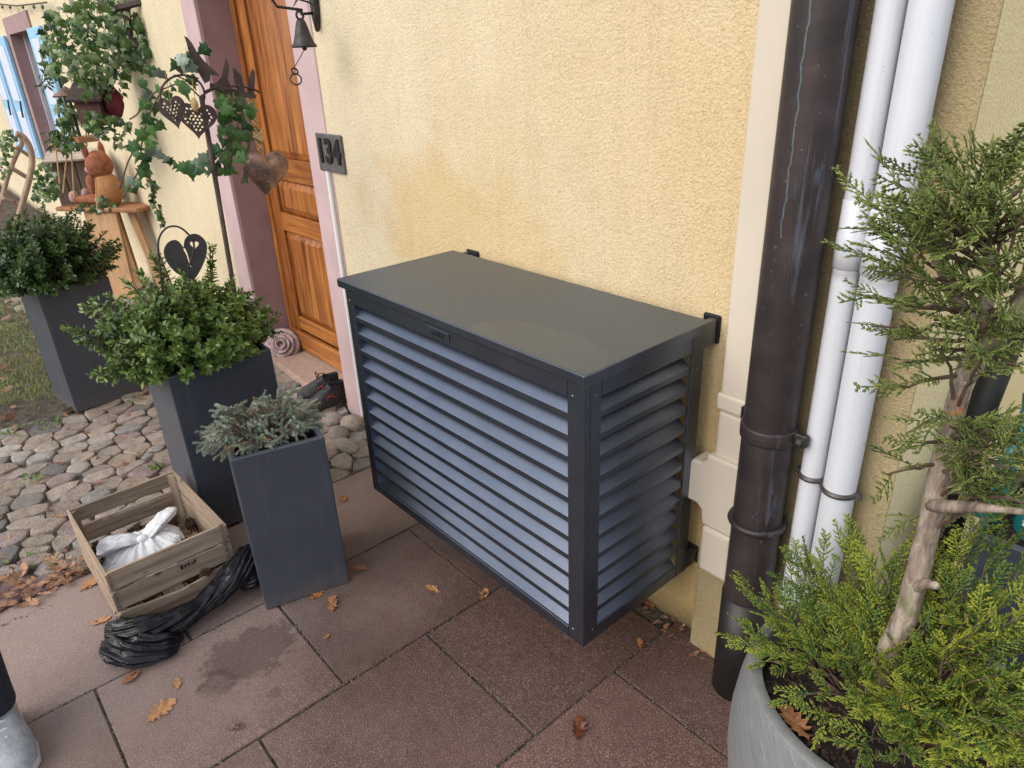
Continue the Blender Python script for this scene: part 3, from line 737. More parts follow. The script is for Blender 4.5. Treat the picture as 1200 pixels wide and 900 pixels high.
hpb('side_stile', (BX0 + .001, BY0 + .031, BZ0), (BX0 + .03, BY0 + .06, BZ1)); hpb('side_stile', (BX0 + .001, 1.345, BZ0), (BX0 + .03, BY1, BZ1))
hpb('side_rail', (BX0 + .0015, BY0 + .0605, BZ1 - .042), (BX0 + .03, 1.3445, BZ1)); hpb('side_rail', (BX0 + .0015, BY0 + .0605, BZ0), (BX0 + .03, 1.3445, BZ0 + .04))
zt = [.907 - .0551 * i for i in range(12)]
def slat_mesh(L):
    # profile: lip, sloping face, in plane (d = depth inward, z)
    pr = [(0, -.0145), (0, 0), (.002, .002), (.042, .040), (.042, .036), (.0035, -.0015), (.002, -.0145)]
    return pr
for z_ in zt:
    MB().prism([(BY0 + .004 + d, z_ + h) for d, h in slat_mesh(1)], 'x', BX0 + .020, BX1 - .034).build('front_slat', M['metal'], hp)
for z_ in zt:
    MB().prism([(BX1 - .004 - d, z_ + .003 + h) for d, h in slat_mesh(1)], 'y', BY0 + .035, 1.340).build('side_slat', M['metal'], hp)
    MB().prism([(BX0 + .004 + d, z_ + .003 + h) for d, h in slat_mesh(1)], 'y', BY0 + .048, 1.340).build('side_slat', M['metal'], hp)
for X, sgn in ((BX1, 1), (BX0, -1)):
    for z0_, z1_, y0_ in ((.948, 1.0125, 1.4055), (BZ0 + .001, BZ0 + .046, 1.3935)):
        a, b_ = sorted((X - sgn * .002, X - sgn * .020))
        MB().box((a, y0_, z0_), (b_, WY - .010, z1_)).build('wall_arm', M['metal'], hp, bevel=.002)
        if y0_ > 1.4: MB().box((a, 1.3935, z0_), (b_, 1.4053, .9905)).build('arm_root', M['metal'], hp)
        lo, hi = (X - .045, X + .004) if sgn > 0 else (X - .004, X + .06)
        MB().box((lo, WY - .0098, z0_ - .004), (hi, WY + .002, z1_ + .006)).build('wall_plate', M['black'], hp, bevel=.004)
        MB().tube([((lo + hi) / 2, WY - .018, z1_ - .012), ((lo + hi) / 2, WY - .008, z1_ - .012)], .006, 6).build('wall_screw', M['clamp'], hp)
for x_, z_ in ((BX0 + .019, .955), (BX0 + .019, .30), (BX1 - .036, .955), (BX1 - .036, .30)):
    MB().lathe([(.0001, .0022), (.003, .002), (.0042, .0)], (x_, BY0 + .0015, z_), 10, 0, Matrix.Rotation(pi / 2, 4, 'X')).build('screw', M['clamp'], hp, smooth=True)
for y_, z_ in ((BY0 + .036, .955), (BY0 + .036, .30), (1.37, .90), (1.37, .34)):
    MB().lathe([(.0001, .0022), (.003, .002), (.0042, .0)], (BX1 - .001, y_, z_), 10, 0, Matrix.Rotation(pi / 2, 4, 'Y')).build('screw', M['clamp'], hp, smooth=True)
def text(body, size, mat_, M4, name, parent, ext=.001, bold=0.0):
    cu = bpy.data.curves.new(name, 'FONT'); cu.body = body; cu.size = size; cu.extrude = ext; cu.offset = bold; cu.align_x = 'CENTER'; cu.align_y = 'CENTER'
    o = bpy.data.objects.new(name, cu); C.objects.link(o)
    dg = bpy.context.evaluated_depsgraph_get(); me = bpy.data.meshes.new_from_object(o.evaluated_get(dg)); bpy.data.objects.remove(o)
    me.transform(M4); me.transform(Matrix.Translation(-wloc(parent))); me.materials.clear(); me.materials.append(mat_)
    o = bpy.data.objects.new(name, me); C.objects.link(o); o.parent = parent; return o
np_ = MB().box((-1.472, BY0 - .0015, .958), (-1.378, BY0 + .002, .982)).build('nameplate', M['metal'], hp, bevel=.0008)
text('evolar', .021, M['black'], Matrix.Translation((-1.425, BY0 - .0022, .9695)) @ Matrix.Rotation(pi / 2, 4, 'X'), 'nameplate_lettering', hp, .0006, .0006)
# the unit inside: dark casing set well back behind the slats
un = thing('heat_pump_unit', 'grey outdoor heat pump unit hidden behind the louvres of its cover', 'heat pump', (-1.45, 1.2, BZ0))
MB().box((-1.84, 1.10, .30), (-1.36, 1.36, .88)).build('casing', M['greywood'] if False else pm('unit_casing', (.10, .10, .105), (.08, .08, .085), 5, .5), un, bevel=.01, seg=2)
MB().lathe([(.20, 0), (.20, .012), (.17, .014), (.04, .02), (.0001, .022)], (-1.6, 1.0995, .59), 24, 0, Matrix.Rotation(pi / 2, 4, 'X')).build('fan_grille', M['black'], un, smooth=True)
for X in (-1.75, -1.45): MB().box((X, 1.08, .263), (X + .05, WY, .299)).build('support_bracket', M['metal'], un)

# =================================================================== PIPES, DUCT
dt = thing('cable_duct', 'ivory plastic cable duct running down the wall left of the brown downpipe', 'cable duct', (-.83, 1.42, .31))
def duct(x0, x1, z0, z1, y0, nm='duct_run', bv=.012): return MB().box((x0, y0, z0), (x1, WY - .0045 if z0 > .37 else WY - .0045, z1)).build(nm, M['duct'], dt, bevel=bv, seg=3, smooth=False)
duct(-.855, -.774, .79, H, 1.392)
duct(-.8605, -.7705, .80, .846, 1.388, 'joint_cover', .008)
duct(-.855, -.774, .62, .7995, 1.3925)
bxm = MB().prism([(-.918, .625), (-.905, .64), (-.88, .64), (-.865, .655), (-.865, .672), (-.767, .672), (-.767, .455), (-.862, .455), (-.868, .50), (-.885, .512), (-.918, .512)], 'y', 1.376, WY - .0045)
bxm.build('junction_cover', M['duct'], dt, bevel=.008, seg=3)
duct(-.862, -.769, .305, .4545, 1.374, 'end_cover', .014)
MB().box((-.782, 1.372, .806), (-.766, 1.40, .842)).build('black_clip', M['black'], dt, bevel=.004)
PX, PY, PR = -.699, 1.362, .0585
dp = thing('brown_downpipe', 'fat dark brown weathered copper downpipe with blue streaks', 'downpipe', (PX, PY, 0))
MB().lathe([(PR * .97, -.01), (PR, .0), (PR, .30), (PR, .301)] + [(PR, .3 + .15 * i) for i in range(1, 29)], (PX, PY, 0), 40).build('pipe', M['copper'], dp, smooth=True)
MB().lathe([(PR * .9, .33), (PR + .004, .331), (PR + .004, .0), (PR * .9, -.001)], (PX, PY, 0), 40).build('standpipe', pm('dark_standpipe', (.010, .009, .010), (.018, .015, .015), 8, .5), dp, smooth=True, label='smoother blacker foot section')
def tor(mb, c, R_, r_, n=36, k=8, sq=1.0):
    vs = []; 
    for i in range(n):
        a = 2 * pi * i / n
        for j in range(k):
            b_ = 2 * pi * j / k; rr = R_ + r_ * cos(b_); vs.append((c[0] + rr * cos(a), c[1] + rr * sin(a), c[2] + r_ * sq * sin(b_)))
    return mb.add(vs, [(i * k + j, ((i + 1) % n) * k + j, ((i + 1) % n) * k + (j + 1) % k, i * k + (j + 1) % k) for i in range(n) for j in range(k)])
rg = MB(); tor(rg, (PX, PY, .562), PR + .003, .0085); rg.build('bead', M['copper'], dp, smooth=True)
cl = MB().lathe([(PR, .797), (PR + .004, .797), (PR + .0055, .80), (PR + .0055, .828), (PR + .004, .832), (PR, .832)], (PX, PY, 0), 40); cl.build('pipe_clamp', M['clamp'] if False else M['copper'], dp, smooth=True)
MB().box((PX + PR - .001, PY - .004, .80), (PX + PR + .034, PY + .012, .83)).build('clamp_lug', M['castiron'], dp, bevel=.003)
MB().tube([(PX + PR + .02, PY - .012, .815), (PX + PR + .02, PY, .815)], .0065, 6).build('clamp_bolt', M['clamp'], dp)
for pxc, r_, lab, jz, cz, nm in ((-.603, .0262, 'slimmer left one of the two white plastic drainpipes', 1.251, .715, 'white_drainpipe'), (-.535, .0345, 'wider right one of the two white plastic drainpipes', 1.251, .712, 'white_drainpipe')):
    yc = WY - .0045 - r_ - .012
    wp = thing(nm, lab, 'drainpipe', (pxc, yc, 0), 'white drainpipes beside the corner')
    MB().lathe([(r_, .0)] + [(r_, .2 * i) for i in range(1, 24)], (pxc, yc, 0), 32).build('pipe', M['pvc'], wp, smooth=True)
    s_ = MB().lathe([(r_, jz - .045), (r_ + .0028, jz - .044), (r_ + .0028, jz + .024), (r_ + .0016, jz + .026), (r_ + .0016, jz + .088), (r_, jz + .09)], (pxc, yc, 0), 32); s_.build('pipe_socket', M['pvc'], wp, smooth=True)
    rg = MB(); tor(rg, (pxc, yc, cz), r_ + .002, .0042, 32, 6, 1.6)
    rg.cbox((pxc + r_ + .008, yc, cz), (.014, .016, .012)).cbox((pxc - r_ - .006, yc, cz), (.01, .014, .012)); rg.build('pipe_clamp', M['clamp'], wp, smooth=False)
cd = MB().lathe([(.0105, -.02), (.0105, 1.20)], (-2.846, WY - .0125, 0), 12); c_o = cd.build('white_conduit', M['whitep'], smooth=True)
tag(c_o, 'thin white electrical conduit below the house number plate', 'conduit')

# house number plate
hn = thing('house_number_plate', 'dark grey metal house number plate reading 134 beside the door', 'sign', (-2.81, WY, 1.275))
MB().box((-2.917, WY - .012, 1.198), (-2.703, WY - .002, 1.351)).build('plate', pm('grey_plate', (.17, .16, .15), (.11, .10, .095), 20, .5, 80, .001, metal=.4), hn, bevel=.003)
text('134', .135, M['black'], Matrix.Translation((-2.81, WY - .014, 1.278)) @ Matrix.Rotation(pi / 2, 4, 'X'), 'numerals', hn, .004, .004)

# =================================================================== PLANTERS AND SHRUBS
def planter(fl, u, size, h, label, grp='square anthracite planters', soil=.045):
    u = Vector((u[0], u[1], 0)).normalized(); v = Vector((-u.y, u.x, 0))
    o = Vector((fl[0], fl[1], 0)); c = o + u * size / 2 + v * size / 2
    t = thing('square_planter', label, 'planter', c, grp)
    Mx = Matrix((( u.x, v.x, 0, o.x), (u.y, v.y, 0, o.y), (0, 0, 1, 0), (0, 0, 0, 1)))
    th = .018; s_ = size; vs = []
    for a, z_ in ((0, 0), (0, h), (th, h), (th, h - .14)):
        vs += [(a, a, z_), (s_ - a, a, z_), (s_ - a, s_ - a, z_), (a, s_ - a, z_)]
    fs = [(k * 4 + i, k * 4 + (i + 1) % 4, (k + 1) * 4 + (i + 1) % 4, (k + 1) * 4 + i) for k in range(3) for i in range(4)] + [(3, 2, 1, 0), (12, 13, 14, 15)]
    MB().add(vs, fs).xform(Mx).build('shell', M['planter'], t, bevel=.004, seg=2)
    n = 9; vs = []
    for i in range(n):
        for j in range(n):
            a, b_ = th + .0005 + (s_ - 2 * th - .001) * i / (n - 1), th + .0005 + (s_ - 2 * th - .001) * j / (n - 1)
            vs.append((a, b_, h - soil + .012 * noise.noise(Vector((a * 30, b_ * 30, h)))))
    MB().add(vs, [(i * n + j, (i + 1) * n + j, (i + 1) * n + j + 1, i * n + j + 1) for i in range(n - 1) for j in range(n - 1)]).xform(Mx).build('soil', M['soil'], t, smooth=True)
    return c
cS = planter((-1.903, .518), (.249, .968), .277, .573, 'smallest grey planter, holding a low blue conifer in front of the louvred cover')
cM = planter((-2.453, .53), (.025, 1), .37, .66, 'tall grey planter behind the wooden crate, holding the shrub with the metal heart')
cF = planter((-4.01, .40), (-.12, .99), .335, .66, 'farthest grey planter standing at the edge of the lawn')

leafV = np.array([(0, 0, 0), (.20, .3, .07), (.25, .6, .08), (0, 1.0, -.02), (-.25, .6, .08), (-.20, .3, .07), (0, .5, -.03)])
leafF = np.array([(0, 1, 6), (1, 2, 6), (2, 3, 6), (3, 4, 6), (4, 5, 6), (5, 0, 6)])
def shoot_path(a, b_, n=8, sag=.0, wob=.012):
    a, b_ = np.array(a, float), np.array(b_, float); L = np.linalg.norm(b_ - a)
    t = np.linspace(0, 1, n)[:, None]; p = a + (b_ - a) * t
    p[:, 2] += (np.sin(t[:, 0] * pi)) * (-sag) * L
    p += nr.randn(n, 3) * wob * L * np.sin(t * pi)
    return p
def shrub(name, label, base, tips, leafmat_, leaf=(.021, .030), per=38, clothed=.55, stemr=.0022, group=None, cat='shrub'):
    t = thing(name, label, cat, base, group)
    P, D, U, Sz, Tn = [], [], [], [], []
    st = MB()
    for tip, root_ in tips:
        path = shoot_path(root_, tip)
        seg = path[-1] - path[-2]; L = np.linalg.norm(path[-1] - path[0])
        if rng.random() < .5: st.tube([tuple(q) for q in path[::2]] + [tuple(path[-1])], [stemr * 1.6] * 3 + [stemr] * 2 if len(path[::2]) == 4 else stemr, 4, caps=False)
        for k in range(per):
            f = 1 - (k / per) * clothed + nr.rand() * .02; f = min(f, 1)
            i = min(int(f * (len(path) - 1)), len(path) - 2); fr = f * (len(path) - 1) - i
            p = path[i] * (1 - fr) + path[i + 1] * fr; ax = path[i + 1] - path[i]; ax /= np.linalg.norm(ax)
            ang = k * 2.4 + nr.rand() * .6
            q = np.cross(ax, [0.3, .2, 1]); q /= np.linalg.norm(q); r_ = np.cross(ax, q)
            out_ = q * cos(ang) + r_ * sin(ang)
            up = .95 if k < 6 else .35
            P.append(p + nr.randn(3) * .001); D.append(out_ + ax * up * (1 + .4 * nr.randn()) + nr.randn(3) * .15); U.append(ax + nr.randn(3) * .3)
            Sz.append(nr.uniform(*leaf) * (.75 if k < 5 else 1)); Tn.append(.55 * nr.rand() if k < 8 else 0)
    V, F, T = scatter(leafV, leafF, np.array(P), frames(np.array(D), np.array(U)), np.array(Sz), np.zeros(7), np.array(Tn))
    np_mesh('foliage', V, F, leafmat_, t, T, smooth=True)
    st.build('stems', M['twig'], t, fixn=False)
    return t
def dome_tips(c, rad, z0, n, lowz=-.1):
    """tips over the upper half of an ellipsoid round c"""
    o_ = []
    while len(o_) < n:
        d = nr.randn(3); d /= np.linalg.norm(d)
        if d[2] < lowz: continue
        f = nr.uniform(.55, 1.0) ** .5 * (1 + .10 * noise.noise(Vector((d[0] * 2.3, d[1] * 2.3, d[2] * 2.3 + c[0]))) * 2)
        tip = (c[0] + d[0] * rad[0] * f, c[1] + d[1] * rad[1] * f, z0 + max(d[2], -.25) * rad[2] * f + .02)
        o_.append((tip, (c[0] + d[0] * rad[0] * .25, c[1] + d[1] * rad[1] * .25, z0 - .05)))
    return o_
tips = dome_tips((cM.x, cM.y - .03), (.29, .31, .22), .70, 300, -.30)
b0 = (cM.x, cM.y, .64)
for px, py, X in [(80, 386, -2.62), (88, 394, -2.60), (97, 362, -2.66), (108, 352, -2.6), (112, 438, -2.58), (120, 441, -2.55), (150, 436, -2.52), (100, 400, -2.6), (128, 345, -2.75), (140, 350, -2.7), (180, 296, -2.72), (182, 305, -2.7),
                 (246, 290, -2.7), (244, 312, -2.72), (240, 330, -2.6), (305, 352, -2.72), (312, 362, -2.7), (290, 345, -2.7), (270, 330, -2.7), (215, 318, -2.6), (160, 318, -2.66), (150, 330, -2.6), (300, 385, -2.6), (298, 395, -2.5), (240, 428, -2.42), (238, 418, -2.43), (150, 385, -2.42), (130, 400, -2.5), (120, 380, -2.6), (130, 415, -2.48), (165, 415, -2.42), (205, 410, -2.40), (275, 405, -2.42)]:
    tp = atX(px, py, X)
    for k in range(2): tips.append(((tp.x + nr.randn() * .008, tp.y + nr.randn() * .008, tp.z + nr.randn() * .008), (b0[0] + (tp.x - b0[0]) * .25, b0[1] + (tp.y - b0[1]) * .25, .66)))
shrub('box_leaved_holly', 'loose glossy green shrub growing out of the tall planter behind the crate', b0, tips, M['holly'], per=34, leaf=(.019, .034))
tips = dome_tips((cF.x - .02, cF.y - .05), (.33, .35, .30), .70, 260, -.2)
for px, py, X in [(140, 287, -4.1), (135, 295, -4.1), (142, 290, -4.0), (50, 240, -4.2), (52, 245, -4.2), (105, 268, -4.2), (20, 252, -4.2)]:
    tp = atX(px, py, X); tips.append(((tp.x, tp.y, tp.z), (cF.x, cF.y, .68)))
shrub('box_leaved_holly', 'dense dark green shrub in the farthest planter by the lawn', (cF.x, cF.y, .64), tips, M['hollydark'], leaf=(.024, .034), per=38, clothed=.6)

# low blue juniper in the small planter
jt = thing('blue_juniper', 'low spreading blue-grey conifer with browning tips in the smallest planter', 'conifer', (cS.x, cS.y, .53))
ndV = np.array([(-.14, 0, 0), (.14, 0, 0), (0, 1.0, 0), (0, .3, .12)]); ndF = np.array([(0, 3, 2), (3, 1, 2)])
P, D, U, Sz, Tn = [], [], [], [], []; st = MB()
JT = []
for k in range(230):
    a = nr.rand() * 2 * pi; f = nr.rand() ** .45
    JT.append((cS.x + cos(a) * .155 * f - .02, cS.y - .02 + sin(a) * .19 * f, .572 + .055 * (1 - f ** 1.5) * nr.uniform(.3, 1.1) + nr.uniform(-.015, .012)))
for px, py, X in [(250, 487, -2.0), (250, 512, -1.93), (253, 500, -1.97), (262, 482, -2.05), (275, 478, -2.05), (300, 470, -2.05), (310, 467, -2.0), (332, 462, -2.1), (345, 458, -2.1), (360, 480, -1.95), (374, 492, -1.95), (376, 500, -1.92), (355, 505, -1.88), (255, 518, -1.9), (370, 478, -2.0), (340, 468, -2.08)]:
    tp = atX(px, py, X); JT += [tuple(tp + Vector(nr.randn(3) * .006)) for _ in range(4)]
for tip in JT:
    rt = np.array((cS.x + (tip[0] - cS.x) * .35, cS.y + (tip[1] - cS.y) * .35, .525)); path = shoot_path(rt, tip, 6, -.32)
    brown = nr.rand() < .13
    st.tube([tuple(q) for q in path], .0014, 4, caps=False)
    for s_ in range(3):      # the shoot and two side twigs
        if s_ == 0: A_, B_ = path[3], path[-1]
        else:
            A_ = path[3] + (path[4] - path[3]) * nr.rand(); B_ = A_ + (path[-1] - path[3]) * .6 + nr.randn(3) * .016
        ax = B_ - A_; ax /= np.linalg.norm(ax) + 1e-9
        q = np.cross(ax, [.2, .1, 1]); q /= np.linalg.norm(q); r_ = np.cross(ax, q)
        for k in range(44):
            f = k / 44; an = k * 2.4
            P.append(A_ + (B_ - A_) * f); D.append((q * cos(an) + r_ * sin(an)) * .9 + ax * .9); U.append(ax); Sz.append(nr.uniform(.007, .0105)); Tn.append((.75 + .25 * nr.rand()) if brown and f > .3 else .08 * nr.rand())
V, F, T = scatter(ndV, ndF, np.array(P), frames(np.array(D), np.array(U)), np.array(Sz), np.zeros(4), np.array(Tn))
np_mesh('needles', V, F, M['juniper'], jt, T); st.build('stems', M['twig'], jt, fixn=False)

# =================================================================== ROUND POT WITH CONIFER
BC = Vector((-.279, 1.138, 0))
bt = thing('round_pot', 'large round brushed grey pot in the right foreground', 'plant pot', BC)
prof = [(.001, .0), (.17, .0), (.185, .01), (.215, .06), (.245, .13), (.266, .21), (.274, .29), (.2735, .36), (.266, .43), (.2555, .49), (.252, .4985)]
MB().lathe(prof, BC, 64).build('bowl', M['bowl'], bt, smooth=True)
MB().lathe([(.252, .4986), (.2515, .5015), (.249, .503), (.229, .5035), (.2265, .501), (.222, .47), (.218, .40)], BC, 64).build('rim', M['bowlrim'], bt, smooth=True)
vs = []; n = 40
SZ = .462
def soilz(x_, y_): return SZ + .012 * noise.noise(Vector((x_ * 25, y_ * 25, 1))) + .006 * noise.noise(Vector((x_ * 90, y_ * 90, 4)))
for i in range(17):
    r_ = .2195 * i / 16 + .0001
    for j in range(n): a = 2 * pi * j / n; vs.append((BC.x + r_ * cos(a), BC.y + r_ * sin(a), soilz(r_ * cos(a), r_ * sin(a))))
MB().add(vs, [(i * n + j, i * n + (j + 1) % n, (i + 1) * n + (j + 1) % n, (i + 1) * n + j) for i in range(16) for j in range(n)]).build('soil', M['soil'], bt, smooth=True)
chips = MB(); mulch = pm('bark_mulch', (.10, .055, .035), (.02, .014, .011), 50, .85, 150, .002, kind='World')
for k in range(900):
    a = nr.rand() * 2 * pi; r_ = .213 * math.sqrt(nr.rand()); x_, y_ = r_ * cos(a), r_ * sin(a)
    if y_ > .12: continue
    L = nr.uniform(.004, .017); w_ = L * nr.uniform(.18, .6)
    Rm = Matrix.Rotation(nr.rand() * 6.3, 3, 'Z') @ Matrix.Rotation(nr.randn() * .45, 3, 'X') @ Matrix.Rotation(nr.randn() * .3, 3, 'Y')
    chips.cbox((BC.x + x_, BC.y + y_, soilz(x_, y_) + .003), (L, w_, nr.uniform(.0015, .004)), Rm)
o = chips.build('bark_chips', mulch, bt, fixn=False); o['kind'] = 'stuff'

# conifer spray: a flat frond of scale-covered twigs
def spray_template(seed, n1=9, L=1.0, w_=.030, skip=.12):
    r_ = random.Random(seed); vs, fs, tn = [], [], []
    def twig(p, d, ln, wd, lev, t0):
        # 3-sided tapering scale-leaf twig with two joints
        d = d.normalized(); q = Vector((-d.y, d.x, 0)).normalized(); k = len(vs)
        nseg = 2
        for i in range(nseg + 1):
            f = i / nseg; c = p + d * ln * f; wv = wd * (1 - .55 * f) * (1.25 if i % 2 else .85)
            if i == nseg: vs.append(tuple(c)); tn.append(t0 + .35 * f); continue
            for a_ in (-1, 1): vs.append(tuple(c + q * wv * a_)); tn.append(t0 + .25 * f)
            vs.append(tuple(c + Vector((0, 0, wd * 1.1 * (1 - .4 * f))))); tn.append(t0 + .25 * f)
        for i in range(nseg - 1):
            a, b_ = k + 3 * i, k + 3 * (i + 1)
            fs.extend([(a, b_, b_ + 2), (a, b_ + 2, a + 2), (a + 2, b_ + 2, b_ + 1), (a + 2, b_ + 1, a + 1), (a, a + 1, b_ + 1), (a, b_ + 1, b_)])
        a = k + 3 * (nseg - 1); e = k + 3 * nseg
        fs.extend([(a, e, a + 2), (a + 2, e, a + 1), (a, a + 1, e)])
    main = [Vector((0, 0, 0))]
    for i in range(n1): main.append(main[-1] + Vector((r_.uniform(-.02, .02), L / n1, r_.uniform(-.012, .02))))
    for i in range(n1): twig(main[i], main[i + 1] - main[i], (main[i + 1] - main[i]).length * 1.25, w_ * .8, 0, 0 if i < n1 - 3 else .15 * (i - n1 + 4))
    for i in range(1, n1 + 1):
        f = i / n1; ln = L * .40 * (1 - abs(f - .38) * 1.05)
        for sgn in (-1, 1):
            if r_.random() < skip: continue
            an = radians(r_.uniform(38, 55)); d = Vector((sgn * sin(an), cos(an), r_.uniform(-.12, .2)))
            l2 = ln * r_.uniform(.7, 1.1); ns_ = max(2, int(l2 / .085)); p = main[i].copy() if i <= n1 - 1 else main[-1].copy()
            for s_ in range(ns_):
                st_ = d * (l2 / ns_); twig(p, d, l2 / ns_ * 1.3, w_ * .75, 1, .1 + .5 * s_ / ns_)
                if s_ > 0 or ns_ < 3:
                    for sg2 in (-1, 1):
                        a2 = math.atan2(d.x, d.y) + sg2 * radians(r_.uniform(30, 48)); l3 = .085 * r_.uniform(.7, 1.2) * (1 - .3 * s_ / ns_)
                        twig(p, Vector((sin(a2), cos(a2), r_.uniform(-.1, .25))), l3, w_ * .62, 2, .25 + .45 * s_ / ns_)
                p = p + st_; d = (d + Vector((0, .10, 0))).normalized()
    return np.array(vs), np.array(fs), np.array(tn)
SPR = [spray_template(s_, 9 if s_ % 2 else 7) for s_ in range(4)]
SPU = [spray_template(s_ + 20, 7 if s_ % 2 else 6, w_=.027, skip=.3) for s_ in range(4)]
ct = thing('potted_conifer', 'small conifer tree with a bare mottled trunk in the round grey pot', 'conifer tree', (BC.x, BC.y, SZ))
TY = 1.12
trk = [Vector((-.292, TY, SZ - .01)), atY(1040, 765, TY), atY(1063, 720, TY), atY(1078, 660, TY), atY(1090, 610, TY), atY(1100, 560, TY), atY(1108, 520, TY), atY(1119, 480, TY), atY(1130, 440, TY), atY(1143, 405, TY), atY(1155, 360, TY), atY(1160, 320, TY), atY(1158, 280, TY), atY(1160, 235, TY)]
tb = MB()
def organic(mb, pts_, rads, n=10, amp=.10, sub=4):
    P2, R2 = [], []
    for i in range(len(pts_) - 1):
        for s_ in range(sub):
            f = s_ / sub; P2.append(Vector(pts_[i]).lerp(Vector(pts_[i + 1]), f)); R2.append(rads[i] * (1 - f) + rads[i + 1] * f)
    P2.append(Vector(pts_[-1])); R2.append(rads[-1])
    k0 = len(mb.v); mb.tube(P2, R2, n)
    for i in range(len(P2)):
        for j in range(n):
            q = Vector(mb.v[k0 + i * n + j]); d = q - P2[i]
            mb.v[k0 + i * n + j] = tuple(P2[i] + d * (1 + amp * noise.noise(q * 38) + amp * .6 * noise.noise(q * 110)))
organic(tb, trk, [.022, .020, .0195, .0185, .0175, .0165, .016, .0155, .0145, .013, .011, .009, .007, .004], 14, .05)
lead = [atY(1130, 445, TY), atY(1165, 400, TY - .02), atY(1190, 370, TY - .03), atY(1205, 320, TY - .02), atY(1215, 260, TY)]
organic(tb, lead, [.013, .011, .010, .008, .005], 8, .2)
organic(tb, [atY(1150, 385, TY), atY(1120, 350, TY - .04), atY(1095, 300, TY - .05), atY(1088, 240, TY - .05)], [.009, .008, .006, .003], 7, .2)
organic(tb, [atY(1092, 592, TY - .01), atY(1105, 594, TY - .04), atY(1135, 594, TY - .08), atY(1165, 596, TY - .10), atY(1200, 600, TY - .10)], [.011, .0105, .009, .006, .004], 8, .15)
organic(tb, [atY(1072, 688, TY), atY(1085, 684, TY - .04), atY(1098, 686, TY - .06)], [.012, .008, .006], 7, .3)
tb.build('trunk', M['bark'], ct, smooth=True)
kn = MB().sphere(atY(1115, 530, TY - .018), .013, 10, 6, (1, .5, .8)).build('branch_scar', M['bark'], ct, smooth=True)
Ps, Ds, Us, Ss, Tt = [[] for _ in range(4)], [[] for _ in range(4)], [[] for _ in range(4)], [[] for _ in range(4)], [[] for _ in range(4)]
br = MB()
def put(p, d, u, s_, t):
    k = nr.randint(4); Ps[k].append(p); Ds[k].append(d); Us[k].append(u); Ss[k].append(s_); Tt[k].append(t)
def branch(a, b_, nsp, s_=(.05, .075), r_=.0022, sag=.05, start=.3, tone=0.0):
    path = shoot_path(a, b_, 8, sag, .02); br.tube([tuple(q) for q in path], [r_ * (1.3 - .8 * i / 7) for i in range(8)], 5, caps=False)
    L = np.linalg.norm(np.array(b_) - np.array(a))
    for k in range(nsp):
        f = start + (1 - start) * (k + nr.rand() * .5) / nsp; f = min(f, .999)
        i = int(f * 7); p = path[i] * (1 - (f * 7 - i)) + path[i + 1] * (f * 7 - i); ax = path[i + 1] - path[i]; ax /= np.linalg.norm(ax)
        sd_ = np.cross(ax, [0, 0, 1]); sd_ /= np.linalg.norm(sd_) + 1e-6
        d = ax + sd_ * (1 if k % 2 else -1) * nr.uniform(.3, .9) * (1 if f < .93 else .2) + np.array([0, 0, nr.uniform(-.15, .4)])
        put(p, d, np.array([0, 0, 1.]) + nr.randn(3) * (1.1 if tone < 0 else .5), nr.uniform(*s_), tone + nr.uniform(-.15, .1))
def tpt(f):
    i = min(int(f * (len(trk) - 1)), len(trk) - 2); return np.array(trk[i].lerp(trk[i + 1], f * (len(trk) - 1) - i))
# crown branches: tip pixel, depth, origin along the trunk, number of sprays
CR = [(1003, 232, 1.02, .86, 8), (1000, 344, 1.0, .74, 9), (1012, 300, .98, .78, 8), (1046, 212, 1.03, .9, 10), (1052, 235, 1.0, .9, 9), (1070, 250, .98, .88, 10), (1030, 268, 1.0, .85, 9), (1085, 190, 1.05, .95, 8), (1092, 182, 1.1, .97, 8),
      (1115, 195, 1.08, .97, 9), (1138, 188, 1.1, .98, 9), (1125, 225, 1.0, .95, 10), (1100, 232, .98, .92, 10), (1150, 215, 1.04, .98, 9), (1172, 196, 1.1, .98, 8), (1190, 186, 1.12, .98, 9), (1210, 200, 1.08, .95, 9), (1205, 240, 1.02, .9, 9), (1180, 250, 1.0, .9, 9),
      (1055, 285, .98, .85, 10), (1085, 275, .97, .86, 10), (1120, 262, .98, .9, 9), (1040, 322, .98, .8, 9), (1022, 382, 1.0, .72, 7), (1048, 398, 1.02, .70, 7), (1070, 360, .98, .76, 9), (1100, 340, .97, .8, 9), (1095, 375, 1.0, .74, 9), (1135, 330, .97, .82, 9),
      (1175, 320, .98, .82, 8), (1205, 335, 1.0, .8, 9), (1200, 385, 1.0, .72, 9), (1180, 375, .97, .76, 8), (1145, 398, 1.0, .72, 8), (1165, 425, .99, .68, 8), (1195, 430, 1.0, .66, 8),
      (1043, 456, 1.02, .62, 6), (1058, 425, 1.03, .66, 7), (1092, 410, 1.05, .68, 6), (1062, 508, 1.06, .54, 3), (1040, 556, 1.04, .42, 5), (1066, 524, 1.04, .47, 6), (1060, 612, 1.1, .33, 2),
      (1138, 500, 1.0, .5, 10), (1165, 508, .98, .5, 10), (1190, 520, .98, .48, 10), (1150, 530, .98, .45, 9), (1185, 548, .97, .42, 9), (1205, 560, 1.0, .4, 9), (1150, 560, 1.0, .4, 8), (1130, 545, 1.02, .43, 8),
      (1200, 590, .98, .36, 6), (1195, 505, 1.05, .5, 8), (1215, 540, 1.03, .45, 9), (1160, 575, 1.02, .37, 7)]
for px, py, Y, f, n in CR:
    a = tpt(f); b_ = np.array(atY(px, py, Y)); branch(a, b_, max(3, int(n * .62)), (.052, .088), .0032, -.02, .25, -.08)
SKC = []
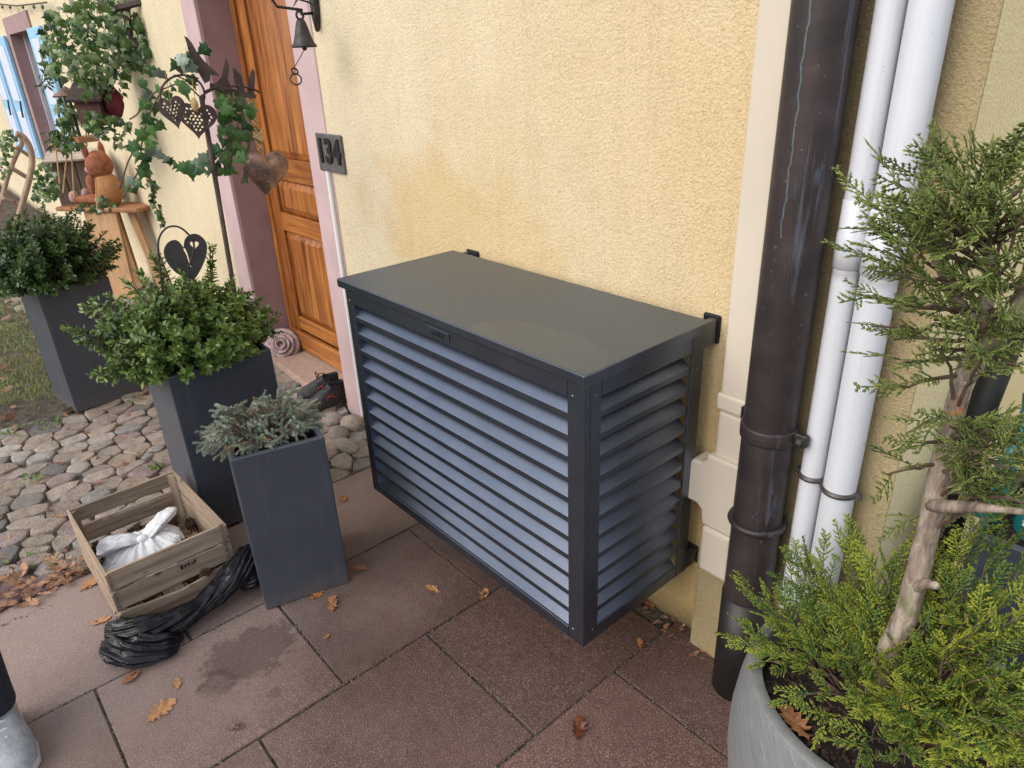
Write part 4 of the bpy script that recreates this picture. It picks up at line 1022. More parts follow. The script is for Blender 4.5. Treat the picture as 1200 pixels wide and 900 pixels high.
def in_poly(px, py, poly):
    ins = False
    for i in range(len(poly)):
        (x1, y1), (x2, y2) = poly[i], poly[i - 1]
        if (y1 > py) != (y2 > py) and px < (x2 - x1) * (py - y1) / (y2 - y1) + x1: ins = not ins
    return ins
for poly, n in (([(1015, 225), (1060, 205), (1130, 190), (1225, 190), (1225, 330), (1130, 330), (1080, 300), (1020, 300)], 14), ([(1040, 300), (1225, 320), (1225, 440), (1140, 440), (1060, 380)], 3), ([(1130, 495), (1225, 495), (1225, 600), (1120, 580)], 5)):
    c = 0
    while c < n:
        px, py = rng.uniform(1000, 1225), rng.uniform(180, 610)
        if not in_poly(px, py, poly): continue
        c += 1; q = np.array(atY(px, py, rng.uniform(.96, 1.14)))
        f = max(.3, min(.99, (740 - py - 25) / 540)); a = tpt(f) ; a = a + (q - a) * .2; a[2] -= .02
        branch(a, q, 3, (.05, .08), .0026, -.03, .45, -.08)
nup = [len(q) for q in Ps]
# skirt of low growth covering the pot
SK = []
def region(n, poly, Yf, s_=(.05, .08)):
    xs = [q[0] for q in poly]; ys = [q[1] for q in poly]; c = 0
    while c < n:
        px, py = rng.uniform(min(xs), max(xs)), rng.uniform(min(ys), max(ys)); ins = False
        for i in range(len(poly)):
            (x1, y1), (x2, y2) = poly[i], poly[i - 1]
            if (y1 > py) != (y2 > py) and px < (x2 - x1) * (py - y1) / (y2 - y1) + x1: ins = not ins
        if not ins: continue
        Y = Yf(px, py) + rng.uniform(-.05, .05); p = np.array(atY(px, py, Y)); c += 1
        if p[2] < SZ + .02: continue
        SK.append(p)
Yf = lambda px, py: 1.26 - (py - 640) * .00125
region(26, [(900, 690), (935, 655), (990, 650), (1040, 680), (1050, 760), (980, 790), (900, 760)], Yf)
region(22, [(1000, 740), (1060, 760), (1100, 800), (1080, 900), (1040, 860), (980, 790)], Yf)
region(50, [(1080, 640), (1200, 690), (1230, 760), (1230, 900), (1090, 920), (1070, 780)], Yf)
for px, py, Y in [(872, 692, 1.12), (880, 700, 1.1), (870, 752, 1.05), (885, 745, 1.06), (900, 765, 1.02), (930, 650, 1.22), (920, 670, 1.2), (962, 655, 1.2), (985, 640, 1.2), (1000, 636, 1.22), (1022, 655, 1.2), (1045, 660, 1.22), (905, 720, 1.1), (935, 815, .99), (960, 850, .95), (1000, 880, .92), (945, 690, 1.15),
                  (1090, 640, 1.18), (1130, 650, 1.15), (1165, 690, 1.1), (1190, 700, 1.08), (1200, 720, 1.05), (1125, 690, 1.12), (1150, 720, 1.05), (890, 775, 1.02), (1060, 895, .9), (1010, 830, .95), (1180, 640, 1.2), (1150, 620, 1.2), (1200, 660, 1.2), (1110, 610, 1.2)]:
    SK.append(np.array(atY(px, py, Y)))
for p in SK:
    a = np.array((BC.x + (p[0] - BC.x) * .28 + nr.randn() * .02, BC.y + (p[1] - BC.y) * .28 + nr.randn() * .02, SZ - .005)); d = np.linalg.norm(p - a)
    branch(a, p, int(4 + d * 11), (.046, .078), .0018, -.12, .38, .05 + .12 * nr.randn())
for lo, hi, mt, nm in ((0, 0, M['conifer_up'], 'crown'), (1, 1, M['conifer'], 'low_foliage')):
    VV, FF, TT = [], [], []; off = 0
    for k in range(4):
        sl_ = slice(0, nup[k]) if lo == 0 else slice(nup[k], None)
        P_ = np.array(Ps[k][sl_])
        SP_ = (SPU if lo == 0 else SPR)[k]
        V, F, T = scatter(SP_[0], SP_[1], P_, frames(np.array(Ds[k][sl_]), np.array(Us[k][sl_])), np.array(Ss[k][sl_]), SP_[2] * .85, np.array(Tt[k][sl_]))
        T = np.clip(T - .22, 0, 1)
        VV.append(V); FF.append(F + off); TT.append(T); off += len(V)
    np_mesh(nm, np.concatenate(VV), np.concatenate(FF), mt, ct, np.concatenate(TT))
br.build('branches', M['twig'], ct, fixn=False)
print('sprays', [len(q) for q in Ps], 'tris', sum(len(Ps[k]) * len(SPR[k][1]) for k in range(4)))

# =================================================================== CRATE WITH BAG AND CONES
K = [Vector((-2.60, .134, 0)), Vector((-2.606, .498, 0)), Vector((-2.112, .515, 0)), Vector((-2.112, .142, 0))]   # back-left, back-right, front-right, front-left
kc = sum(K, Vector()) / 4
cr = thing('wooden_crate', 'weathered wooden fruit crate on the paving, holding a white bag and pine cones', 'crate', kc)
KH = .238
def board(a, b_, z0, z1, th, mt, nm='board', notch=None, lab=None):
    a, b_ = Vector(a), Vector(b_); d = (b_ - a).normalized(); n_ = Vector((-d.y, d.x, 0)); L = (b_ - a).length
    mb = MB(); N_ = 10; top, bot = [], []
    for i in range(N_ + 1):
        f = i / N_; zt_ = z1 + .0022 * noise.noise(Vector((f * 4, z1 * 30, a.x * 9))); zb_ = z0 + .0022 * noise.noise(Vector((f * 4 + 7, z0 * 30, a.y * 9)))
        if notch: zt_ -= notch * max(0, 1 - abs(f - .5) / .42) ** .7
        top.append((f, zt_)); bot.append((f, zb_))
    vs = []
    for f, z_ in top + bot[::-1]:
        p = a + d * (L * f); vs.append((p.x, p.y, z_))
    k = len(vs); vs += [(q[0] + n_.x * th, q[1] + n_.y * th, q[2]) for q in vs[:k]]
    mb.add(vs, [tuple(range(k)), tuple(range(2 * k - 1, k - 1, -1))] + [(i, k + i, k + (i + 1) % k, (i + 1) % k) for i in range(k)])
    return mb.build(nm, M[mt], cr, label=lab)
th = .010
# long sides run along X, short ends along Y; n_ points inward for this winding
rows = [(.170, .236), (.094, .160), (.012, .082)]
for (z0, z1) in rows:
    board(K[3], K[0], z0, z1 - (.002 if z1 < .2 else 0), -th * .7, 'crate_x')                        # near long side
    board(K[2] + Vector((0, -.001, 0)), K[1], z0, z1, th * .7, 'crate_x')                           # far long side
for i, (z0, z1) in enumerate(rows):
    board(K[3] + Vector((-.006, .006, 0)), K[2] + Vector((-.006, -.004, 0)), z0, z1, th, 'crate_y', notch=.022 if i == 2 else None)      # face towards the viewer
    if i < 2: board(K[0] + Vector((.007, .006, 0)), K[1] + Vector((.007, -.004, 0)), z0 + (.012 if i == 0 else 0), z1, -th, 'crate_y')
board(K[0] + Vector((.007, .006, 0)), K[1] + Vector((.007, -.004, 0)), .012, .07, -th, 'crate_y')
for q, sx, sy in ((K[3], -1, 1), (K[2], -1, -1), (K[0], 1, 1), (K[1], 1, -1)):
    x0, y0 = q.x + sx * .018, q.y + sy * .008
    MB().prism([(x0, y0), (x0 + sx * .022, y0), (x0, y0 + sy * .022)], 'z', .012, KH - .006).build('corner_post', M['crate_z'], cr)
for i in range(5):
    y0 = .146 + i * .072; MB().box((-2.59, y0, .003), (-2.125, y0 + .066, .011)).build('bottom_board', M['crate_x'], cr)
# dark comb joints of the boards seen at the corners and a stencilled mark
cj = None
for z_ in np.arange(.10, .232, .0125):
    for y0 in (.1455, .490):
        MB().box((-2.1072, y0, z_), (-2.1058, y0 + rng.uniform(.010, .016), z_ + rng.uniform(.003, .005))).build('comb_joint', M['greywood'], cr)
stn = MB()
for k, (a0, a1, h0, h1) in enumerate(((0, .008, 0, .014), (.012, .016, 0, .010), (.016, .026, .006, .010), (.026, .030, 0, .012), (.034, .044, .002, .006), (.044, .050, .004, .014))):
    stn.box((-2.1080, .345 + a0, .147 + h0), (-2.1055, .345 + a1, .147 + h1))
stn.build('stencil_mark', M['black'], cr)
# handle bars seen inside: pale slot edges
hb = MB().box((-2.588, .225, .150), (-2.584, .425, .163)); hb.build('handle_slot', M['lightwood'], cr)
# white bag: a slumped tied carrier bag
bag = thing('white_plastic_bag', 'knotted white plastic bag with faint printing lying in the wooden crate', 'plastic bag', (-2.36, .31, .02))
def blobmesh(c, r_, n=40, k=26, fn=None):
    vs = []
    for i in range(k + 1):
        v_ = pi * i / k
        for j in range(n):
            a = 2 * pi * j / n; d = Vector((sin(v_) * cos(a), sin(v_) * sin(a), cos(v_)))
            vs.append(fn(d))
    fs = [(i * n + j, i * n + (j + 1) % n, (i + 1) * n + (j + 1) % n, (i + 1) * n + j) for i in range(k) for j in range(n)]
    return vs, fs
def ridged(p, o=3):
    v_, a_ = 0, 1
    for i in range(o): v_ += a_ * (1 - 2.6 * abs(noise.noise(p)) ** .8); p = p * 2.1 + Vector((3.1, 1.7, 5.3)); a_ *= .5
    return v_
def bagf(d):
    e = 1 / max(abs(d.x) ** 3 + abs(d.y) ** 3 + abs(d.z) ** 3, 1e-6) ** (1 / 3)
    p = Vector((d.x * .125 * e, d.y * .135 * e, d.z * .060 * e))
    up = max(0, d.z); p.x *= 1 - .62 * up ** 1.5; p.y *= 1 - .45 * up ** 1.5
    an = math.atan2(d.y, d.x); q = Vector((cos(an) * 2.6, sin(an) * 2.6, d.z * .9))
    p *= 1 + .075 * ridged(q, 3) * (.4 + .6 * up + .3) + .035 * ridged(p * 14 + Vector((7, 0, 0)), 2)
    return (-2.365 + p.x - .03 * up, .285 + p.y + .02 * up, .085 + p.z)
vs, fs = blobmesh(None, 1, 120, 70, bagf)
def bagmat():
    m, t, b, ns, ls = newmat('printed_white_film'); v = coords(ns, ls, 'Object')
    b.inputs['Roughness'].default_value = .38; b.inputs['Base Color'].default_value = (.80, .82, .86, 1)
    mp = ns.new('ShaderNodeMapping'); mp.inputs['Rotation'].default_value = (.5, .3, .9); mp.inputs['Scale'].default_value = (170, 26, 26); ls.new(v, mp.inputs[0])
    n = tex(ns, ls, mp.outputs[0], 1.0, 2, .5); n2 = tex(ns, ls, v, 13, 1)
    f = math_(ns, ls, 'MULTIPLY', ramp(ns, ls, n.outputs[0], [(.60, (0, 0, 0)), (.63, (1, 1, 1))]), ramp(ns, ls, n2.outputs[0], [(.53, (0, 0, 0)), (.57, (.75, .75, .75))]))
    c_ = mix(ns, ls, f, (.80, .82, .86), (.25, .26, .34)); ls.new(c_, b.inputs['Base Color'])
    cr_ = tex(ns, ls, v, 26, 4, .55, dist=1.2); bump(ns, ls, b, cr_.outputs[0], .005)
    b.inputs['Subsurface Weight'].default_value = 0
    return m
M['bag'] = bagmat()
bo = MB().add(vs, fs).build('bag_body', M['bag'], bag, smooth=True)
def ribbon(mb, pts_, wd, th_=.006, tw=0):
    P2 = [Vector(p) for p in pts_]; mb.tube(P2, wd, 10, flat=.35)
def ear(pts_, rads):
    mb = MB(); P2 = []; R2 = []
    for i in range(len(pts_) - 1):
        for k in range(6): f = k / 6; P2.append(Vector(pts_[i]).lerp(Vector(pts_[i + 1]), f)); R2.append(rads[i] * (1 - f) + rads[i + 1] * f)
    P2.append(Vector(pts_[-1])); R2.append(rads[-1])
    mb.tube(P2, R2, 28, flat=.38)
    for i in range(len(P2)):
        for j in range(28):
            q = Vector(mb.v[i * 28 + j]); d = q - P2[i]; a = 2 * pi * j / 28
            mb.v[i * 28 + j] = tuple(P2[i] + d * (1 + .28 * ridged(Vector((cos(a) * 1.7, sin(a) * 1.7, i * .06 + pts_[0][1] * 9 + pts_[1][1] * 30)), 2)))
    mb.build('tied_handle', M['bag'], bag, smooth=True)
ear([(-2.375, .30, .145), (-2.385, .26, .160), (-2.40, .21, .162), (-2.415, .175, .150)], [.016, .030, .040, .034])
ear([(-2.37, .30, .145), (-2.40, .35, .158), (-2.44, .40, .160), (-2.47, .435, .158)], [.016, .026, .030, .018])
MB().sphere((-2.372, .30, .146), .020, 12, 8, (1, 1.2, .8)).build('knot', M['bag'], bag, smooth=True)
# pine cones
cm = MB()
for k in range(64):
    f = (k + .5) / 64; zz = f * .05; r_ = .021 * math.sin(min(1, f * 1.25 + .18) * pi * .88) + .003; a = k * 2.4
    p = Vector((r_ * cos(a), r_ * sin(a), zz)); o_ = Vector((cos(a), sin(a), -.35 + .8 * f)).normalized(); sd_ = Vector((-sin(a), cos(a), 0))
    L = .011; b_ = p - o_ * .006
    cm.add([b_ - sd_ * .003, b_ + sd_ * .003, p + o_ * L * .4 + sd_ * .0062, p + o_ * L * .55 + Vector((0, 0, .002)), p + o_ * L * .4 - sd_ * .0062, b_ + Vector((0, 0, .004))], [(0, 1, 2, 4), (4, 2, 3), (0, 5, 4), (5, 1, 2), (4, 5, 2)])
cm.lathe([(.001, 0), (.012, .006), (.013, .03), (.002, .05)], (0, 0, 0), 8)
conemat = pm('pine_cone', (.13, .065, .038), (.055, .028, .018), 40, .75, rnd=.5)
cone0 = cm.build('pine_cone', conemat, fixn=False)
CG = 'pine cones heaped in the wooden crate'
cones = [(-2.50, .20), (-2.46, .165), (-2.42, .17), (-2.55, .17), (-2.52, .25), (-2.49, .29), (-2.22, .46), (-2.25, .42), (-2.18, .44), (-2.28, .475), (-2.15, .475), (-2.20, .40), (-2.24, .485), (-2.165, .39), (-2.30, .44), (-2.19, .49), (-2.14, .43), (-2.155, .175), (-2.20, .17), (-2.25, .165), (-2.155, .22), (-2.33, .48), (-2.54, .45), (-2.48, .47)]
for i, (x_, y_) in enumerate(cones):
    c = cone0 if i == 0 else cone0.copy()
    if i: C.objects.link(c)
    c.location = (min(x_, -2.172) + rng.uniform(-.006, .006), max(y_, .19), .055 + (.036 if i in (2, 7, 11, 8, 14, 9, 5, 16, 18) else 0) + (.03 if i in (11, 7) else 0)); c.rotation_euler = (rng.uniform(1, 2), rng.uniform(-.6, .6), rng.uniform(0, 6))
    c.scale = (1.05,) * 3
    tag(c, 'brown open pine cone in the front left corner of the crate beside the white bag' if y_ < .24 and x_ > -2.3 else 'brown open pine cone in the back left corner of the wooden crate' if y_ < .3 and x_ < -2.4 else 'brown open pine cone in the heap at the right end of the wooden crate' if x_ > -2.32 else 'brown open pine cone in the back right corner of the wooden crate', 'pine cone', CG)

# black refuse sack twisted in front of the crate
sk = thing('black_bin_bag', 'empty shiny black bin bag twisted and draped before the wooden crate', 'bin bag', (-2.0, .3, 0))
def sack(pts_, rads, n, seed, ridges, amp):
    P2, R2 = [], []
    for i in range(len(pts_) - 1):
        for s_ in range(16):
            f = s_ / 16; f2 = f * f * (3 - 2 * f); P2.append(Vector(pts_[i]).lerp(Vector(pts_[i + 1]), f)); R2.append(rads[i] * (1 - f2) + rads[i + 1] * f2)
    P2.append(Vector(pts_[-1])); R2.append(rads[-1])
    for _ in range(30): P2 = [P2[0]] + [(P2[i - 1] + P2[i] * 2 + P2[i + 1]) / 4 for i in range(1, len(P2) - 1)] + [P2[-1]]
    n = 110; mb = MB(); mb.tube(P2, R2, n)
    for i in range(len(P2)):
        for j in range(n):
            q = Vector(mb.v[i * n + j]); d = q - P2[i]; a = 2 * pi * j / n + i * .03 * (1 if seed % 2 else -1)
            c = Vector((cos(a) * ridges, sin(a) * ridges, i * .014 + seed))
            fac = 1 + amp * .85 * ridged(c, 3) + amp * .40 * ridged(q * 13 + Vector((seed, 0, 0)), 2) - amp * .35
            q2 = P2[i] + d * max(.25, fac)
            if q2.z < .012: q2.z = .003 + .009 * math.exp((q2.z - .012) / .02)
            mb.v[i * n + j] = tuple(q2)
    return mb
a1, a2 = atZ(120, 735, .05), atZ(165, 752, .05)
sack([(-2.12, .110, .05), (-2.07, .125, .055), (-2.01, .185, .055), (-1.995, .275, .05), (-2.01, .35, .05), (-2.03, .42, .06), (-2.045, .49, .085), (-2.07, .55, .105), (-2.12, .585, .09)], [.018, .036, .044, .034, .028, .034, .042, .040, .015], 56, 3, 2.2, .22).build('twisted_film', M['blacksack'], sk, smooth=True)
sack([(-2.09, .085, .025), (-2.02, .10, .032), (-1.965, .145, .034), (-1.94, .215, .03), (-1.96, .27, .015)], [.015, .040, .045, .036, .008], 48, 6, 2.6, .30).build('slumped_end', M['blacksack'], sk, smooth=True)
sack([(-2.03, .49, .03), (-2.02, .53, .055), (-2.05, .58, .05), (-2.09, .60, .02)], [.012, .028, .026, .01], 40, 8, 2.6, .30).build('bunched_end', M['blacksack'], sk, smooth=True)

# =================================================================== DOOR CORNER: STONE ROSE, BERRY DISH, COBBLE EXTRAS
rose = thing('stone_rose', 'weathered pinkish stone rose ornament lying on the doorstep', 'ornament', (-3.885, 1.50, .038))
RT = Matrix.Translation((-3.885, 1.50, .098)) @ Matrix.Rotation(radians(62), 4, Vector((.55, .83, 0))) @ Matrix.Scale(.78, 4)
rm = pm('pink_stone', (.52, .40, .39), (.38, .28, .28), 30, .8, 120, .0015)
for ring, (n, r_, hh, tilt) in enumerate(((6, .105, .055, .95), (6, .078, .085, .6), (5, .052, .108, .35), (4, .028, .122, .15))):
    for k in range(n):
        a = 2 * pi * (k + ring * .37) / n; mb = MB(); vs = []; NU, NV = 7, 5; th_ = .007
        for side in (0, 1):
            for iu in range(NU):
                for iv in range(NV):
                    u = (iu / (NU - 1) - .5) * 2 * (1.05 if n > 5 else 1.3) * pi / n * 1.15; f = iv / (NV - 1)
                    rr = r_ * (.55 + .5 * f * (1 - .12 * abs(u))) + tilt * .022 * f * f + (th_ if side else 0) * 1
                    zz = hh * (.15 + .85 * math.sin(f * 1.35) * (1 - .18 * (iu / (NU - 1) * 2 - 1) ** 2)) - tilt * .018 * f ** 3 * 1.6
                    vs.append(RT @ Vector((rr * cos(a + u), rr * sin(a + u), zz - .05)))
        q = lambda s_, i_, j_: s_ * NU * NV + i_ * NV + j_
        fs = []
        for s_ in (0, 1): fs += [(q(s_, i, j), q(s_, i + 1, j), q(s_, i + 1, j + 1), q(s_, i, j + 1)) for i in range(NU - 1) for j in range(NV - 1)]
        fs += [(q(0, i, NV - 1), q(0, i + 1, NV - 1), q(1, i + 1, NV - 1), q(1, i, NV - 1)) for i in range(NU - 1)]
        fs += [(q(0, e, j), q(0, e, j + 1), q(1, e, j + 1), q(1, e, j)) for e in (0, NU - 1) for j in range(NV - 1)]
        mb.add(vs, fs).build('petal', rm, rose, smooth=True)
MB().sphere((-3.90, 1.51, .078), .036, 14, 8, (1.3, 1.3, 1)).build('rose_heart', rm, rose, smooth=True)

def make_shoe(par, T, sole_m, up_m, lace_m, accent=None, tall=1.0):
    """T places a shoe whose toe points along +X with the ankle over the origin"""
    out_ = [(-.085, 0), (-.07, .034), (.0, .036), (.09, .050), (.15, .046), (.185, .022), (.192, 0), (.185, -.022), (.15, -.042), (.09, -.044), (.0, -.036), (-.07, -.034)]
    MB().prism([(a, b_ * 1.04) for a, b_ in out_], 'z', .0, .024).xform(T).build('shoe_sole', sole_m, par, bevel=.006, seg=2)
    vs = []; n = len(out_); lv = [(.024, 1.0), (.045, 1.0), (.062, .90), (.078, .72), (.095, .55), (.12, .50), (.128, .44)]
    for z_, f in lv:
        for (a, b_) in out_:
            aa = a if a < 0 else a * (1 - max(0, z_ - .04) * 10.5); vs.append((max(aa, -.082), b_ * f ** .6, (z_ + .012 * (1 if a < -.05 else 0)) * (tall if z_ > .05 else 1)))
    fs = [(i * n + j, i * n + (j + 1) % n, (i + 1) * n + (j + 1) % n, (i + 1) * n + j) for i in range(len(lv) - 1) for j in range(n)]
    if accent is None: fs.append(tuple((len(lv) - 1) * n + j for j in range(n)))
    MB().add(vs, fs).xform(T).build('shoe_upper', up_m, par, smooth=True)
    for i in range(4):
        x0 = .055 + i * .019; z0 = .105 - i * .0115
        MB().tube([(x0, -.024, z0 - .008), (x0 + .004, 0, z0 + .003), (x0, .024, z0 - .008)], .0035, 6).xform(T).build('lace', lace_m, par, smooth=True)
    if accent:
        for sg_ in (-1, 1): MB().tube([(-.02, sg_ * .038, .05), (.03, sg_ * .040, .075), (.075, sg_ * .042, .05)], .0035, 6).xform(T).build('side_stripe', accent, par, smooth=True)
        MB().tube(smooth_path([(.05, 0, .11), (.03, .03, .16), (-.02, .05, .15), (-.03, .03, .10), (.03, -.02, .115), (.06, -.05, .14), (.05, -.055, .07)]), .003, 6).xform(T).build('loose_lace', M['black'], par, smooth=True)
        MB().prism([(-.07, -.026), (.03, -.024), (.03, .024), (-.07, .026)], 'z', .05, .054).xform(T).build('insole', accent, par)
M['shoeblack'] = pm('black_shoe_mesh', (.022, .022, .026), (.05, .05, .055), 60, .75, 300, .002)
for x_, y_, a_, lab in ((-3.185, 1.425, -118, 'left one of the two black lace-up shoes with red details beside the doorstep'), (-3.075, 1.40, -97, 'right one of the two black lace-up shoes with red details, nearest the louvred cover')):
    sh = thing('shoe', lab, 'shoe', (x_, y_, .0), 'pair of black shoes by the door')
    make_shoe(sh, Matrix.Translation((x_, y_, .038 if x_ < -3.1 else .03)) @ Matrix.Rotation(radians(a_), 4, 'Z') @ Matrix.Scale(.82, 4), M['dish'], M['shoeblack'], M['black'], M['red'])
o = MB().tube(smooth_path([(-3.0, 1.25, .02), (-3.03, 1.18, .03), (-3.12, 1.10, .02), (-3.16, 1.08, .012)]), .009, 8).build('black_strap', M['black'], smooth=True); tag(o, 'short black strap lying on the stones below the black shoes', 'strap')
# loose round field stones at the foot of the door surround
SG = 'loose round stones at the foot of the door surround'
for i, (px, py, rx, ry, rz, lab) in enumerate([(414, 497, .075, .055, .045, 'large pale round stone nearest the louvred cover'), (397, 508, .065, .045, .038, 'grey-brown round stone left of the pale one by the louvred cover'), (390, 491, .06, .05, .035, 'flat beige stone behind the grey-brown one by the door surround'), (407, 522, .09, .04, .022, 'flat mossy stone in front of the pale round one'), (392, 471, .06, .05, .04, 'brown stone directly below the black shoes'), (380, 478, .08, .06, .03, 'low grey stone left of the door surround foot')]):
    p = atZ(px, py, .01); vs, fs = blobmesh(None, 1, 16, 10, lambda d: (p.x + d.x * rx * (1 + .12 * noise.noise(d * 1.5 + Vector((i, 0, 0)))), p.y + d.y * ry * (1 + .12 * noise.noise(d * 1.6 + Vector((0, i, 0)))), .008 + d.z * rz * (1 + .15 * noise.noise(d * 1.4))))
    tag(MB().add(vs, fs).build('field_stone', M['cobble'], smooth=True, origin=(p.x, p.y, 0)), lab, 'stone', SG)

# doorbell: cast bracket with bell and pull ring
db = thing('door_bell', 'dark cast iron bell hanging from a scrolled wall bracket beside the door', 'bell', (-2.80, WY, 1.75))
MB().prism([(-2.775, 1.99), (-2.745, 1.99), (-2.738, 1.85), (-2.745, 1.78), (-2.762, 1.722), (-2.778, 1.78), (-2.782, 1.86)], 'y', WY - .025, WY - .001).build('back_plate', M['castiron'], db, bevel=.006, seg=2)
byy = 1.30; bx = atY(351, 14, byy).x
bk = MB(); bk.tube([(-2.762, WY - .01, 1.79), (-2.764, 1.38, 1.786), (bx, byy + .01, 1.79), (bx, 1.22, 1.80), (bx, 1.20, 1.83), (bx, 1.215, 1.86), (bx, 1.24, 1.855), (bx, 1.243, 1.835)], .005, 8)
bk.tube([(-2.762, WY - .01, 1.87), (-2.764, 1.40, 1.90), (bx, 1.33, 1.93), (bx, 1.26, 1.97)], .006, 8)
bk.tube([(bx, 1.38, 1.79), (bx, 1.34, 1.815), (bx, 1.30, 1.825), (bx, 1.28, 1.80)], [.003, .008, .010, .002], 6, flat=.4)
bk.build('scroll_bracket', M['castiron'], db, smooth=True)
bz = atY(349, 13, byy)
rg = MB(); 
for i in range(20):
    pass
tor2 = MB(); tor(tor2, (0, 0, 0), .013, .0045, 20, 6); tor2.xform(Matrix.Translation((bx, byy, 1.773)) @ Matrix.Rotation(pi / 2, 4, 'Y')); tor2.build('hanging_loop', M['castiron'], db, smooth=True)
MB().lathe([(.002, 1.762), (.012, 1.760), (.017, 1.752), (.022, 1.735), (.030, 1.705), (.037, 1.685), (.044, 1.677), (.046, 1.671), (.042, 1.670), (.030, 1.69), (.015, 1.74), (.001, 1.75)], (bx, byy, 0), 28).build('bell', M['castiron'], db, smooth=True)
MB().tube([(bx, byy, 1.74), (bx, byy, 1.672)], .003, 6).sphere((bx, byy, 1.668), .009, 10, 6).build('clapper', M['castiron'], db, smooth=True)
ch = MB(); rg_p = atY(347, 93, byy)
ch.tube([(bx, byy, 1.665), (rg_p.x, byy, rg_p.z + .04)], .0016, 6)
ch.build('pull_wire', M['castiron'], db)
rr = MB(); tor(rr, (0, 0, 0), .020, .0028, 28, 6); rr.xform(Matrix.Translation((rg_p.x, byy, rg_p.z)) @ Matrix.Rotation(radians(70), 4, 'Y') @ Matrix.Rotation(.3, 4, 'X')); rr.build('pull_ring', M['castiron'], db, smooth=True)
rr = MB(); tor(rr, (0, 0, 0), .012, .0035, 20, 6); rr.xform(Matrix.Translation((rg_p.x, byy, rg_p.z + .028)) @ Matrix.Rotation(radians(60), 4, 'Y')); rr.build('pull_ring', M['castiron'], db, smooth=True)

# =================================================================== GARDEN STAKES BY THE DOOR
def plate(polys, th_, mt, M4, name, parent, label=None):
    """flat sheet cut from closed 2D outlines (inner outlines are holes), given thickness, placed by M4"""
    cu = bpy.data.curves.new(name, 'CURVE'); cu.dimensions = '2D'; cu.fill_mode = 'BOTH'; cu.extrude = th_ / 2
    for p in polys:
        sp = cu.splines.new('POLY'); sp.points.add(len(p) - 1)
        for i, q in enumerate(p): sp.points[i].co = (q[0], q[1], 0, 1)
        sp.use_cyclic_u = True
    o = bpy.data.objects.new(name, cu); C.objects.link(o)
    dg = bpy.context.evaluated_depsgraph_get(); me = bpy.data.meshes.new_from_object(o.evaluated_get(dg)); bpy.data.objects.remove(o)
    me.transform(M4); me.transform(Matrix.Translation(-wloc(parent))); me.materials.clear(); me.materials.append(mt)
    o = bpy.data.objects.new(name, me); C.objects.link(o); o.parent = parent
    if label: o['label'] = label
    return o
def heart(w_, h_, n=40, cx=0, cy=0):
    o_ = []
    for i in range(n):
        t = 2 * pi * i / n; x_ = 16 * sin(t) ** 3; y_ = 13 * cos(t) - 5 * cos(2 * t) - 2 * cos(3 * t) - cos(4 * t)
        o_.append((cx + x_ / 32 * w_, cy + (y_ + 2.5) / 29 * h_))
    return o_
def face(p, yaw=0, roll=0, pitch=0):
    """sheet local x -> right as seen by somebody standing at the photographer's side, y up"""
    d = (CAM - Vector(p)); d.z = 0; d.normalize(); d = Matrix.Rotation(yaw, 3, 'Z') @ d
    r_ = Vector((0, 0, 1)).cross(d); m = Matrix((r_, Vector((0, 0, 1)), d)).transposed().to_4x4()
    return Matrix.Translation(p) @ m @ Matrix.Rotation(roll, 4, 'Z') @ Matrix.Rotation(pitch, 4, 'X')
hs = thing('heart_stake', 'dark metal heart garden stake with a hoop and tiny heart cut-out in the tall planter', 'garden stake', (-2.62, .70, .6))
ph = atX(219, 298, -2.6); pm2 = pm('dark_steel', (.045, .045, .048), (.06, .058, .058), 20, .6, 200, .0004, metal=.4)
F1 = face(ph, .0, -.12)
def hpx(x_, y_): 
    nn_ = F1.to_3x3() @ Vector((0, 0, 1)); d = ray(150 + x_ * .15833, 225 + y_ * .15833); t = (ph - CAM).dot(nn_) / d.dot(nn_); q = F1.inverted() @ (CAM + d * t); return (q.x, q.y)
ol = [hpx(*q) for q in [(412, 412), (385, 375), (350, 355), (310, 365), (280, 395), (265, 440), (275, 490), (310, 550), (360, 600), (410, 625), (470, 640), (500, 635), (530, 590), (560, 530), (582, 460), (585, 390), (560, 345), (520, 315), (480, 310), (440, 328), (418, 362)]]
ol = [(q.x, q.y) for q in smooth_path([(*q, 0) for q in ol] + [(*ol[0], 0)], 3)][:-1]
hc_ = hpx(494, 395); slit = [hpx(*q) for q in [(408, 420), (422, 416), (440, 455), (467, 555), (463, 556), (432, 462)]]
plate([ol, heart(.029, .028, 24, cx=hc_[0], cy=hc_[1])[::-1], slit], .003, pm2, F1, 'heart_plate', hs)
arc = [F1 @ Vector((x_, y_, 0)) for x_, y_ in [(-.088, -.28), (-.090, -.10), (-.088, .02), (-.078, .065), (-.052, .094), (-.018, .096), (.010, .072), (.026, .038), (.020, .0), (.0, -.05)]]
MB().tube(smooth_path(arc), .0036, 8).build('rod', pm2, hs, smooth=True)

